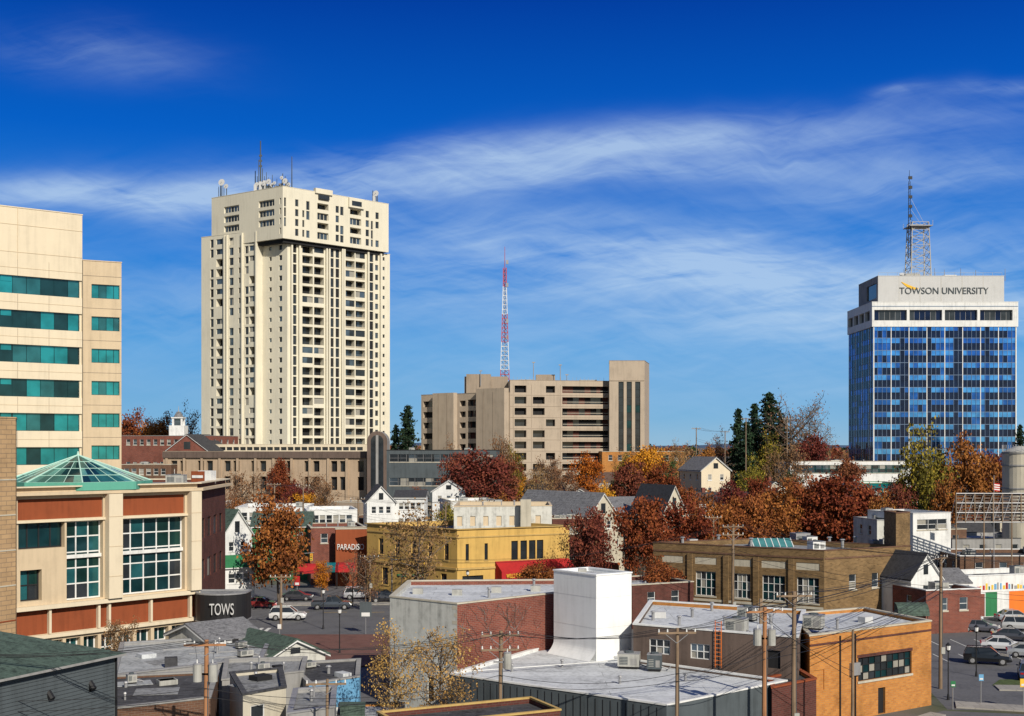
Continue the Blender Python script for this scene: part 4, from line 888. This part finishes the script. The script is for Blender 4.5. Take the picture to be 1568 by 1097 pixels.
flatb('brick_store',1050,1085,300,300,722,12,'brickbr','roofg',2,3)
house('cream_house',1074,1118,282,284,720,701,12,'cream','shinglegry',False,2,3)
flatb('blue_glass_office',1210,1395,315,317,707,20,'white','roofg',2,16,fr='g_teal',ww=2.2,wh=2)
flatb('green_roofed_store',1316,1384,262,262,741,14,['g_teal','white','white','white'],'greenp',2,4,cap='greenp')
flatb('white_garage_building',1398,1456,184,187,787,10,['white','white','white','white'],'roofw',2,3,cap='signgrey',ww=2.2)
flatb('white_shed',1343,1396,188,189,797,8,'whitewash','roofw',2,3,cap='steel')
flatb('flat_roofed_store',1458,1600,196,198,826,14,'grey','roofsilver',1,5,cap='roofd',ncl=9); flatb('flat_roofed_store',1470,1640,178,178,852,12,'brickbr','roofd',1,4,ncl=10,cap='white')
flatb('brick_store',1395,1480,200,202,812,9,'brickbr','roofw',2,4,ncl=8)
house('white_gabled_house',1395,1440,150,152,885,850,10,'white','shingle',False,1,1); house('white_gabled_wing',1440,1484,153,153,893,872,9,'white','shinglegry',True,2,1)
flatb('brick_corner_store',1418,1502,146,148,905,7,'brickred','roofg',1,2,cap='white')
flatb('modern_dark_building',592,760,292,290,690,22,'dkgrey','roofd',3,12,cap='black',ww=2.6,wh=1.8,fr='steel')
flatb('red_brick_hall',186,322,335,330,668,22,'brickred','roofg',3,12,cap='grey')
flatb('brick_row',182,262,300,300,712,14,'brickbr','roofg',2,6)
house('brick_gabled_hall',255,318,322,320,690,666,14,'brickred','shingle',False,3,2)
def cupola():
    mb=MB(); D=345; x=X(273.5,D); mb.box(x,D,16,4.2,4.2,Z(652,D)-16,'white')
    z=Z(652,D); 
    for sx_ in(-1,1):
        for sy in(-1,1): mb.box(x+sx_*1.2,D+sy*1.2,z,.5,.5,2.0,'white')
    mb.box(x,D,z,1.6,1.6,2,'g_mid'); mb.box(x,D,z+2.0,3.3,3.3,.3,'white'); mb.cyl((x,D,z+2.3),(x,D,z+3.9),1.5,.5,'shinglegry',8); mb.cyl((x,D,z+3.9),(x,D,z+5.5),.15,.03,'steel',5)
    mb.box(x,D,6,9,9,12,'brickred'); mb.obj('cupola_tower')
cupola()
def mural():
    mb=MB(); p0=P(1483,160);p1=P(1640,165); t=(V2(p1)-V2(p0)).normalized();n=Vector((-t.y,t.x))*7; poly=[p0,p1,(p1[0]+n.x,p1[1]+n.y),(p0[0]+n.x,p0[1]+n.y)]; f=Fac(p0,p1)
    mb.block(poly,0,Z(883,160),'white','roofsilver',{0:[f.op(1485,1508,.05,3.0,dict(g='brickred',d=.04)),f.op(1509,1527,.05,3.2,dict(g='greenp',d=.04)),f.op(1527.2,1545,.05,3.2,dict(g='white',d=.04)),f.op(1545.2,1600,.05,3.2,dict(g='orangep',d=.04))]},cap='white')
    rv=random.Random(8)
    for i in range(26): a=.4+i*.45; h=rv.uniform(.3,.9); mb.obox(p0,p1,a,a+rv.uniform(.2,.4),3.5,3.5+h,.01,.04,rv.choice(['blue','redawn','greenp','goldsign','grey','taupe']))
    clutter(mb,poly,Z(883,160)-.5,6,4); mb.obj('mural_pub')
mural()
def tank():
    mb=MB(); D=200; x=X(1562,D); r=2.7; zt=Z(692,D); mb.cyl((x,D,0),(x,D,zt),r,r,'stone',28)
    for z in (zt-.3,zt-2.3,zt-6): mb.cyl((x,D,z),(x,D,z+.25),r+.12,r+.12,'grey',28)
    mb.cyl((x,D,zt),(x,D,zt+.9),r,r*.3,'acgrey',28); 
    for k in range(20): a=2*math.pi*k/20; mb.cyl((x+r*math.cos(a),D+r*math.sin(a),zt),(x+r*math.cos(a),D+r*math.sin(a),zt+1.1),.04,.04,'steel',4)
    mb.obj('storage_tank')
    mb=MB(); D=175; x0=X(1464,D);x1=X(1620,D); zb=Z(800,D);z1=Z(756,D)
    n=11
    for i in range(n+1):
        x=x0+(x1-x0)*i/n; mb.cyl((x,D,0 if i%3==0 else zb),(x,D,z1),.1,.1,'wood',5); mb.cyl((x,D,z1),(x,D+2.2,zb),.06,.06,'steel',4)
        if i<n: xb=x0+(x1-x0)*(i+1)/n; mb.cyl((x,D,zb),(xb,D,z1),.05,.05,'steel',4)
    for k in range(4): z=zb+(z1-zb)*k/3; mb.cyl((x0,D,z),(x1,D,z),.09,.09,'steel',5)
    for k in range(9): z=zb+(z1-zb)*(k+.3)/9; mb.box((x0+x1)/2,D+.25,z,x1-x0,.06,.22,'taupe')
    mb.obj('billboard_frame')
    mb=MB(); x,y=P(1522,175); mb.cyl((x,y,0),(x,y,Z(728,175)),.06,.04,'steel',6)
    for i in range(7): zz=Z(752,175)+i*.16; mb.face([(x+.05,y,zz),(x+.9,y+.2,zz-.1),(x+.9,y+.2,zz+.06),(x+.05,y,zz+.16)],'redawn' if i%2==0 else 'white')
    mb.obj('flagpole')
tank()
def awning(name,px,D,w_,z,mt):
    mb=MB(); x=X(px,D); n=8; 
    for i in range(n):
        a=math.pi/2*i/n;b=math.pi/2*(i+1)/n
        A=(D-1.6*math.cos(a),z+1.4*math.sin(a));B=(D-1.6*math.cos(b),z+1.4*math.sin(b))
        mb.face([(x-w_/2,A[0],A[1]),(x+w_/2,A[0],A[1]),(x+w_/2,B[0],B[1]),(x-w_/2,B[0],B[1])],mt)
    for s in(-1,1): mb.face([(x+s*w_/2,D,z)]+[(x+s*w_/2,D-1.6*math.cos(math.pi/2*i/n),z+1.4*math.sin(math.pi/2*i/n)) for i in range(n+1)],mt)
    for s in (-1,1): mb.box(x+s*w_*.45,D-1.4,0,.08,.08,z,'black')
    mb.obj(name)
awning('green_awning',1393,144,3.6,2.6,'shinglegrn'); awning('red_awning',477,192,4,2.6,'redawn'); awning('teal_awning',505,194,3,2.6,'g_teal'); awning('red_awning',530,194,3,2.6,'redawn')
# =============================================================== filler houses
rnd=random.Random(11)
def free(x,y,r):
    for pl in FOOT:
        xs=[p[0] for p in pl];ys=[p[1] for p in pl]
        if min(xs)-r<x<max(xs)+r and min(ys)-r<y<max(ys)+r: return False
    return True
walls=['white','brickred','brickbr','cream2','grey','stone','brickdk','white','whitewash','beige','cream']; roofs=['shingle','shinglegry','shinglebrn','shingle','roofg']
cnt=0
for i in range(900):
    if cnt>=110: break
    D=rnd.uniform(212,480); px=rnd.uniform(315,1600); x,y=P(px,D)
    if not free(x,y+5,8): continue
    g0=gz(x,y); mb=MB(); L=rnd.uniform(8,16);dp=rnd.uniform(8,12); an=rnd.uniform(-.35,.35); h=rnd.uniform(4.5,7)
    p0=(x-L/2*math.cos(an),y-L/2*math.sin(an));p1=(x+L/2*math.cos(an),y+L/2*math.sin(an))
    if rnd.random()<.6:
        gable(mb,p0,p1,dp,g0-.5,g0+h,g0+h+rnd.uniform(1.8,3),rnd.choice(walls),rnd.choice(roofs[:4]),rnd.random()<.6,3,2,chim=rnd.random()<.4); mb.obj('gabled_house')
    else:
        t=(V2(p1)-V2(p0)).normalized();n=Vector((-t.y,t.x))*dp; pl=[p0,p1,(p1[0]+n.x,p1[1]+n.y),(p0[0]+n.x,p0[1]+n.y)]
        sp=dict(g=WG,d=.15,fr='white'); mb.block(pl,g0-.5,g0+h,rnd.choice(walls),rnd.choice(['roofw','roofg','roofd','roofsilver']),{0:winrow(L,g0+h-2.2,1.3,4,1,sp)+winrow(L,g0+.8,1.4,4,1.2,sp)}); clutter(mb,pl,g0+h-.5,4,i); mb.obj('flat_roofed_building')
    cnt+=1
# =============================================================== trees
def leaves_np(cent,size,rs):
    n=len(cent); a=rs.normal(size=(n,3)); a/=np.linalg.norm(a,axis=1)[:,None]; b=rs.normal(size=(n,3)); b-=a*(a*b).sum(1)[:,None]; b/=np.linalg.norm(b,axis=1)[:,None]
    s=size*rs.uniform(.6,1.3,size=(n,1)); a=a*s; b=b*s*.7
    return np.stack([cent-a,cent-b,cent+a,cent+b],1).reshape(-1,3)
def tree_mesh(name,seed,lm,H=10,R=4,th=2.4,nl=5000,ls=.2,sig=.5,nlimb=12,tr=.2,tw=4):
    r=random.Random(seed); rs=np.random.RandomState(seed); mb=MB(); tips=[]; zc=(th+H)/2+.2; hz=(H-th)/2
    top=Vector((r.uniform(-.3,.3),r.uniform(-.3,.3),H*.82)); mid=Vector((r.uniform(-.2,.2),r.uniform(-.2,.2),th))
    mb.cyl((0,0,-.2),mid,tr,tr*.8,'bark',7); mb.cyl(mid,top,tr*.75,.05,'bark',6)
    for i in range(nlimb):
        u=(i+.5)/nlimb; st=mid.lerp(top,u*.75+r.uniform(0,.1)); ph=2.4*i+r.uniform(-.4,.4); ze=th+(H-th)*min(1,(.12+u*.85+r.uniform(-.05,.1)))
        rad=R*math.sqrt(max(.05,1-((ze-zc)/hz)**2*.9))*r.uniform(.7,1.0)
        en=Vector((rad*math.cos(ph),rad*math.sin(ph),ze)); md=st.lerp(en,.5)+Vector((0,0,-.25*r.random()))
        mb.cyl(st,md,tr*.4,tr*.28,'bark',5,False); mb.cyl(md,en,tr*.28,.025,'bark',4,False)
        for k in range(5):
            s2=st.lerp(en,r.uniform(.3,.95)); e2=s2+Vector((r.gauss(0,1),r.gauss(0,1),r.gauss(.35,.7))).normalized()*R*r.uniform(.25,.5)
            mb.cyl(s2,e2,tr*.15,.018,'bark',3,False); tips.append((e2,1))
            for m_ in range(tw):
                s3=s2.lerp(e2,r.uniform(.3,1)); e3=s3+Vector((r.gauss(0,1),r.gauss(0,1),r.gauss(.3,.7))).normalized()*R*r.uniform(.12,.28)
                mb.cyl(s3,e3,tr*.07,.012,'bark',3,False); tips.append((e3,r.choice([.2,1,1,1.8])))
        tips.append((en,1))
    tp=np.array([list(t[0]) for t in tips]); wt=np.array([t[1] for t in tips]); wt=wt/wt.sum()
    idx=rs.choice(len(tips),nl,p=wt); c=tp[idx]+rs.normal(size=(nl,3))*sig*np.array([1,1,.75])
    c=c[c[:,2]>th*.8]
    lv=leaves_np(c,ls,rs); k=len(mb.v); verts=mb.v+lv.tolist(); fs=mb.f+[(k+4*i,k+4*i+1,k+4*i+2,k+4*i+3) for i in range(len(c))]
    me=bpy.data.meshes.new(name); me.from_pydata(verts,[],fs); li=len(mb.mats)
    for m_ in mb.mats: me.materials.append(m_)
    me.materials.append(M[lm]); me.polygons.foreach_set('material_index',mb.mi+[li]*len(c)); me.update(); return me
def pine_mesh(seed,H=12,R=2.6):
    r=random.Random(seed); rs=np.random.RandomState(seed); mb=MB(); mb.cyl((0,0,-.2),(0,0,H),.22,.02,'bark',6); cs=[]
    z=.9
    while z<H-.2:
        rad=R*(1-z/H)**.7*r.uniform(.65,1.15)+.12
        for k in range(7):
            a=r.uniform(0,6.28); rk=rad*r.uniform(.7,1.1); e=Vector((rk*math.cos(a),rk*math.sin(a),z-rk*.15)); s=Vector((0,0,z)); mb.cyl(s,e,.04,.01,'bark',3,False)
            n=int(8+rad*15)
            for i in range(n): u=r.uniform(.15,1.03); p=s.lerp(e,u); cs.append((p.x+r.gauss(0,.12+.1*u),p.y+r.gauss(0,.12+.1*u),p.z+r.gauss(0,.11)))
        z+=.36
    cs=np.array(cs); lv=leaves_np(cs,.17,rs); k=len(mb.v); me=bpy.data.meshes.new('pine'); me.from_pydata(mb.v+lv.tolist(),[],mb.f+[(k+4*i,k+4*i+1,k+4*i+2,k+4*i+3) for i in range(len(cs))])
    me.materials.append(M['bark']); me.materials.append(M['pine']); me.polygons.foreach_set('material_index',mb.mi+[1]*len(cs)); me.update(); return me
TM={}
for k,lm,nl,ls,n in [('rust','rust',8500,.18,3),('maroon','maroon',7500,.18,2),('orange','orange',5500,.18,2),('brown','brownl',2300,.15,3),('bare','brownl',350,.14,2),('yg','ygreen',4200,.18,2),('green','green',6500,.18,1)]:
    TM[k]=[tree_mesh(k+'_tree_mesh',101+len(k)+i*17,lm,nl=nl,ls=ls,R=[4,3.6,4.4][i%3]) for i in range(n)]
TM['big']=[tree_mesh('big_tree_mesh',77,'brownl',nl=1600,ls=.10,R=4.6,nlimb=20,tr=.26,tw=8,sig=.35)]
TM['fg']=[tree_mesh('fg_tree_mesh',5,'tanl',H=9,R=2.8,th=2.6,nl=3000,ls=.085,sig=.28,nlimb=14,tr=.13),tree_mesh('fg_tree_mesh',9,'tanl',H=9,R=3.0,th=2.4,nl=3200,ls=.085,sig=.3,nlimb=15,tr=.13)]
TM['pine']=[pine_mesh(1),pine_mesh(2)]
NM=dict(rust='autumn_tree',maroon='red_leaved_tree',orange='orange_leaved_tree',brown='sparse_autumn_tree',bare='bare_tree',big='large_bare_tree',yg='yellow_green_tree',green='evergreen_tree',fg='young_street_tree',pine='pine_tree')
def tree(kind,px,D,ytop=None,wpx=None,h=None,x=None):
    me=rnd.choice(TM[kind]); xx=X(px,D) if x is None else x; g=gz(xx,D)
    H={'pine':12,'fg':9}.get(kind,10); h=h or (Z(ytop,D)-g); s=h/H
    ob=bpy.data.objects.new(NM[kind],me); scene.collection.objects.link(ob); ob.location=(xx,D,g)
    sw=s
    if wpx: sw=wpx*D/F/(2*{'pine':2.6,'fg':2.9}.get(kind,4.3))
    ob.scale=(sw,sw,s); ob.rotation_euler=(0,0,rnd.uniform(0,6.28)); return ob
for a in [('rust',428,166,772,105),('brown',640,171,780,115),('maroon',905,172,788,78),('brown',888,178,800,60),('rust',985,186,766,95),('rust',1045,192,775,90),('rust',1092,196,770,90),('rust',1140,205,762,90),
          ('rust',1190,212,752,95),('rust',1235,215,750,90),('rust',1290,212,732,125),('rust',1325,222,748,70),('maroon',735,268,697,115),('maroon',700,272,702,60),('maroon',770,275,705,60),('orange',900,300,698,62),('orange',983,300,690,72),('yg',955,302,705,40),
          ('yg',1412,236,678,92),('yg',1440,244,700,60),('rust',1487,240,686,88),('maroon',1530,252,702,60),('big',1212,332,613,115),('big',1240,338,640,80),('maroon',1245,320,672,70),('brown',1185,300,690,60),('yg',1150,290,712,45),('brown',1215,300,685,60),
          ('rust',1012,160,862,75),('rust',820,165,868,64),('orange',492,182,862,30),('brown',560,166,846,50),('maroon',848,172,876,50),('brown',770,300,668,50),('yg',785,302,690,40),('orange',232,430,650,50),('rust',205,440,640,60),('rust',250,425,645,50),('brown',292,430,636,50),
          ('maroon',1385,240,735,60),('bare',620,240,775,50),('brown',480,285,727,60),('brown',370,260,722,70),('bare',400,262,727,50),('brown',690,330,683,40),('brown',745,200,795,50),('rust',1080,330,690,40),('brown',1040,340,680,40),('brown',180,118,948,70),('brown',845,300,700,50),
          ('bare',540,172,850,50),('brown',960,330,690,40),('maroon',1300,300,705,60),('brown',1100,345,672,35),
          ('maroon',965,270,712,60),('rust',1010,275,716,55),('brown',870,268,718,55),('rust',1050,235,748,60),('maroon',1120,240,742,60),('rust',1165,245,735,60),('orange',925,240,745,40),('brown',825,262,722,50),('rust',1350,205,768,55),('rust',1255,232,738,70),('maroon',1375,225,750,60),('rust',430,300,705,45),('brown',500,262,735,50),('rust',1555,230,720,50),('rust',1450,225,742,55),('brown',350,230,752,50),('yg',1180,330,678,50),('green',1020,300,712,40),('orange',1000,330,690,45)]:
    tree(*a)
for px,D,yt,wp in [(624,322,620,62),(606,326,650,40),(1178,335,601,84),(1131,338,625,54),(1155,345,617,60),(1143,330,645,55),(1562,300,650,40),(1196,338,632,60)]: tree('pine',px,D,yt,wp)
tree('fg',603,88,963,95); tree('fg',676,90,958,118)
for i in range(290):
    D=rnd.uniform(225,520); px=rnd.uniform(190,1600); x,y=P(px,D)
    if free(x,y,1.5): tree(rnd.choice(['rust','brown','rust','maroon','bare','brown','rust','yg','orange','green']),px,D,h=rnd.uniform(6,10.5))
def woodland():
    rs=np.random.RandomState(4); mats=['rust','brownl','green','maroon','brownl']; vs=[];mi=[]; 
    for i in range(900):
        D=rs.uniform(450,1300); x=rs.uniform(-.5,.5)*D; h=rs.uniform(7,11); n=60; g=gz(x,D)
        c=rs.normal(size=(n,3)); c/=np.linalg.norm(c,axis=1)[:,None]; c*=rs.uniform(.5,1,size=(n,1))**.5; c=c*np.array([4.5,4.5,h*.5])+np.array([x,D,g+h*.5])
        vs.append(leaves_np(c,1.1,rs)); mi+= [rs.randint(5)]*n
    v=np.concatenate(vs); k=len(v)//4; me=bpy.data.meshes.new('woodland'); me.from_pydata(v.tolist(),[],[(4*i,4*i+1,4*i+2,4*i+3) for i in range(k)])
    for m_ in mats: me.materials.append(M[m_])
    me.polygons.foreach_set('material_index',mi); me.update(); scene.collection.objects.link(bpy.data.objects.new('distant_trees',me))
woodland()
# =============================================================== vehicles
def car(px,D,ang,col,kind='sedan'):
    m,nt,b=newmat('car_paint'); b.inputs['Base Color'].default_value=c4(col); b.inputs['Roughness'].default_value=.25; b.inputs['Metallic'].default_value=.2
    if 'Coat Weight' in b.inputs: b.inputs['Coat Weight'].default_value=.6
    mb=MB()
    if kind=='sedan': prof=[(-2.25,.35,.72),(-2.15,.3,.9),(-1.5,.28,.98),(0,.28,.95),(1.1,.28,.93),(1.9,.3,.8),(2.25,.35,.62)]; cab=[(-1.75,.97),(-1.0,1.42),(.25,1.44),(1.1,.94)]; hw=.88
    elif kind=='suv': prof=[(-2.3,.42,.95),(-2.25,.35,1.05),(-1.5,.33,1.08),(0,.33,1.06),(1.1,.33,1.04),(2.0,.35,.95),(2.3,.42,.72)]; cab=[(-2.2,1.06),(-1.9,1.68),(.3,1.72),(1.15,1.05)]; hw=.93
    else: prof=[(-2.7,.5,1.05),(-2.65,.42,1.08),(-1.0,.4,1.1),(0,.4,1.1),(1.3,.4,1.1),(2.4,.42,1.02),(2.7,.5,.8)]; cab=[(-.75,1.1),(-.55,1.78),(.7,1.8),(1.45,1.1)]; hw=.97
    for i in range(len(prof)-1):
        a,b_=prof[i],prof[i+1]
        def sec(p): w_=hw*(.9 if abs(p[0])>2.1 else 1); zm=(p[1]+p[2])/2; return [(p[0],-w_*.94,p[1]),(p[0],-w_,zm),(p[0],-w_*.93,p[2]),(p[0],w_*.93,p[2]),(p[0],w_,zm),(p[0],w_*.94,p[1])]
        A=sec(a);B=sec(b_)
        for k in range(6): l=(k+1)%6; mb.face([A[k],B[k],B[l],A[l]][::-1],m)
        if i==0: mb.face(A,m)
        if i==len(prof)-2: mb.face(B[::-1],m)
    w0=hw*.9;w1=hw*.72; c=cab; G='g_dark'
    def cp(i,s): z=c[i][1]; w_=w0 if i in(0,3) else w1; return Vector((c[i][0],s*w_,z))
    mb.face([cp(1,-1),cp(2,-1),cp(2,1),cp(1,1)],m)
    mb.face([cp(3,-1),cp(3,1),cp(2,1),cp(2,-1)],G); mb.face([cp(0,1),cp(0,-1),cp(1,-1),cp(1,1)],G)
    for s in(-1,1):
        q=[cp(0,s),cp(3,s),cp(2,s),cp(1,s)]; mb.face(q if s<0 else q[::-1],G)
        for u in (.0,.42,1.0):
            a=q[0].lerp(q[1],u);b2=q[3].lerp(q[2],u); mb.cyl(a,b2,.05,.04,m,4)
        mb.cyl(q[3],q[2],.05,.05,m,4)
        for x_ in (prof[0][0]+.85,prof[-1][0]-.9):
            r_=.33 if kind=='sedan' else .38
            mb.cyl((x_,s*(hw-.18),r_),(x_,s*(hw+.02),r_),r_,r_,'tirem',16); mb.cyl((x_,s*(hw+.02),r_),(x_,s*(hw+.035),r_),r_*.6,r_*.55,'steel',10)
        mb.box(prof[-1][0]-.05,s*hw*.6,.62,.12,.35,.15,'white'); mb.box(prof[0][0]+.02,s*hw*.65,.72,.1,.28,.16,'lampred')
        mb.box(c[3][0]-.25,s*(hw+.08),c[3][1]-.02,.15,.2,.13,m)
    if kind=='pickup': mb.box(-1.75,0,1.09,1.6,1.5,.02,'dark')
    ob=mb.obj('pickup_truck' if kind=='pickup' else ('parked_suv' if kind=='suv' else 'parked_car')); ob.location=(X(px,D),D,gz(0,D)+.01); ob.rotation_euler=(0,0,ang)
car(441,158,.05,(.7,.7,.7),'suv'); car(508,168.5,.03,(.06,.07,.085),'pickup'); car(590,176,.2,(.02,.02,.025),'suv')
car(1512,126,-.35,(.012,.013,.016),'suv'); car(1535,134.5,-.3,(.62,.62,.64)); car(1550,141,-.3,(.05,.05,.06)); car(1576,130,-.3,(.3,.31,.33)); car(1552,157,.1,(.25,.27,.3)); car(1475,156,.1,(.6,.6,.62)); car(1575,118,1.2,(.04,.07,.16),'suv'); car(1500,148,-.3,(.1,.1,.12)); car(1565,149,-.3,(.5,.5,.5),'suv')
car(1033,168,.1,(.05,.05,.06),'suv'); car(400,170,0,(.25,.03,.03)); car(455,178,.05,(.05,.05,.06)); car(550,180,.2,(.4,.4,.42),'suv')
# =============================================================== poles and wires
def pole(px,D,ytop,arms=1,trans=0,mt='wood',r=.18,armang=0.1):
    x,y=P(px,D); g=gz(x,y); zt=Z(ytop,D); mb=MB(); mb.cyl((x,y,g-.2),(x+.05,y,zt),r,r*.7,mt,10)
    ends=[]
    for k in range(arms):
        z=zt-.35-k*.95; L=1.25; dx=L*math.cos(armang);dy=L*math.sin(armang)
        mb.box(x,y-.2,z,2*L,.1,.13,mt,armang)
        mb.cyl((x-dx*.6,y-.2-dy*.6,z),(x,y-.14,z-.6),.025,.025,'steel',4); mb.cyl((x+dx*.6,y-.2+dy*.6,z),(x,y-.14,z-.6),.025,.025,'steel',4)
        for u in(-.95,-.5,.5,.95):
            c=(x+dx*u,y-.2+dy*u,z+.13); mb.cyl(c,(c[0],c[1],c[2]+.2),.06,.04,'white',6)
            if k==0: ends.append((c[0],c[1],c[2]+.2))
    for k in range(trans):
        s=(-1)**k; cx=x+s*.47; z=zt-2.5; mb.cyl((cx,y-.12,z),(cx,y-.12,z+1.05),.27,.27,'acgrey',14); mb.cyl((cx,y-.12,z+1.05),(cx,y-.12,z+1.13),.29,.2,'steel',12); mb.cyl((cx,y-.2,z+1.13),(cx,y-.2,z+1.35),.05,.03,'white',5); mb.box(x,y-.1,z+.4,.9,.08,.1,'steel')
        mb.cyl((cx,y-.2,z+1.3),(x+s*.6,y-.18,zt-.3),.012,.012,'black',3)
    if arms: mb.box(x+.2,y-.1,g+3.2,.35,.2,.6,'acgrey'); mb.cyl((x+.16,y-.12,g+3),(x+.14,y-.12,zt-2.5),.03,.03,'dkgrey',5)
    ends.append((x,y-.2,zt-2.9)); ends.append((x,y-.2,zt-3.4))
    mb.obj('utility_pole'); return ends
E={}
E['A']=pole(315,75,980,1,2,'woodor'); E['B']=pole(766,82,966,2,1); E['C']=pole(1036,80,962,1,0,r=.15); E['D']=pole(1170,82,930,1,2,'woodor',r=.2); E['E']=pole(1215,85,906,1,0,r=.2); E['G']=pole(1440,113,850,1,0,armang=.8); E['H']=pole(1122,146,803,2,0,r=.22); 
E['I']=pole(566,166,850,1,0); E['J']=pole(1066,330,655,1,0); E['K']=pole(1110,332,660,1,0); E['Lf']=pole(-420,70,960,1,0); E['R']=pole(1900,110,850,1,0,armang=.8); E['M']=pole(1305,88,965,0,0,r=.13); E['N']=pole(500,78,1040,1,0,r=.12); E['O']=pole(430,150,880,1,0); E['S']=pole(1092,190,790,1,0); E['T']=pole(420,240,740,1,0); E['U']=pole(548,215,762,1,0)
E['V']=pole(1142,320,640,1,0); E['W']=pole(1205,318,640,1,0); E['Y']=pole(464,225,742,1,0); E['X']=pole(682,215,768,1,0)
def wire(a,b,sag=.9,r=.02):
    mb=MB(); pa=Vector(a);pb=Vector(b); pr=None; n=14
    for i in range(n+1):
        u=i/n; p=pa.lerp(pb,u); p.z-=sag*4*u*(1-u)
        if pr is not None: mb.cyl(pr,p,r,r,'black',4,False)
        pr=p
    return mb
def wires(k1,k2,sag=.9):
    e1,e2=E[k1],E[k2]; n=min(len(e1),len(e2)); al=MB()
    for i in range(n):
        w_=wire(e1[i],e2[i],sag*random.uniform(.8,1.2)); off=len(al.v); al.v=al.v+w_.v; al.f+=[tuple(j+off for j in f) for f in w_.f]; al.mi+=w_.mi; al.mats=w_.mats
    al.obj('power_lines')
for a,b,s in [('Lf','A',1.2),('A','B',1.0),('B','C',.5),('C','D',.3),('D','E',.15),('E','G',.8),('G','R',1),('H','G',.8),('I','H',2.2),('J','K',.5),('V','W',.5),('D','G',.8),('M','D',.3),('O','I',.6),('T','Y',.4),('Y','U',.4),('U','X',.6),('X','S',1.5)]: wires(a,b,s)
def lamp(px,D,h=4.2):
    x,y=P(px,D); mb=MB(); g=gz(x,y); mb.cyl((x,y,g),(x,y,g+.5),.14,.09,'black',8); mb.cyl((x,y,g+.5),(x,y,g+h),.06,.045,'black',8); mb.cyl((x,y,g+h),(x,y,g+h+.15),.08,.2,'black',8); mb.cyl((x,y,g+h+.15),(x,y,g+h+.55),.17,.22,'white',8); mb.cyl((x,y,g+h+.55),(x,y,g+h+.8),.26,.03,'black',8); mb.obj('street_lamp')
for px,D in [(1495,119),(520,132),(495,150),(1452,108),(380,178),(716,172),(880,176)]: lamp(px,D)
def sign(px,D,h,mt,w_=.6,hh=.7):
    x,y=P(px,D); mb=MB(); g=gz(x,y); mb.cyl((x,y,g),(x,y,g+h),.04,.04,'steel',6); mb.box(x,y-.07,g+h-hh,w_,.04,hh,mt); mb.box(x,y-.095,g+h-hh+.1,w_*.7,.01,hh*.25,'white'); mb.obj('traffic_sign')
for a in [(1502,106,2.6,'blue',.4,.55),(1459,104,2.4,'greenp',.4,.5),(1567,104,2.6,'goldsign'),(385,170,2.8,'blue'),(640,176,4,'greenp',1.6,.4),(615,176,4,'greenp',1.4,.4),(560,146,3.8,'dkgrey',1.4,1.8),(428,136,2.6,'white',.4,.5),(455,181,3.2,'redawn',.8,1.4)]: sign(*a)
def tsignal(px,D):
    x,y=P(px,D); mb=MB(); mb.cyl((x,y,0),(x,y,6),.1,.08,'steel',8); mb.cyl((x,y,5.8),(x+5,y,6.2),.07,.05,'steel',6)
    for k in(2.5,4.6):
        mb.box(x+k,y-.1,5.0,.35,.3,1.05,'goldsign'); 
        for j,c in enumerate(('greenp','goldsign','redawn')): mb.cyl((x+k,y-.25,5.2+j*.33),(x+k,y-.3,5.2+j*.33),.11,.11,c if j!=1 else 'dark',10)
    mb.obj('traffic_signal')
tsignal(600,178); tsignal(430,186)
print('objects',len(scene.objects))
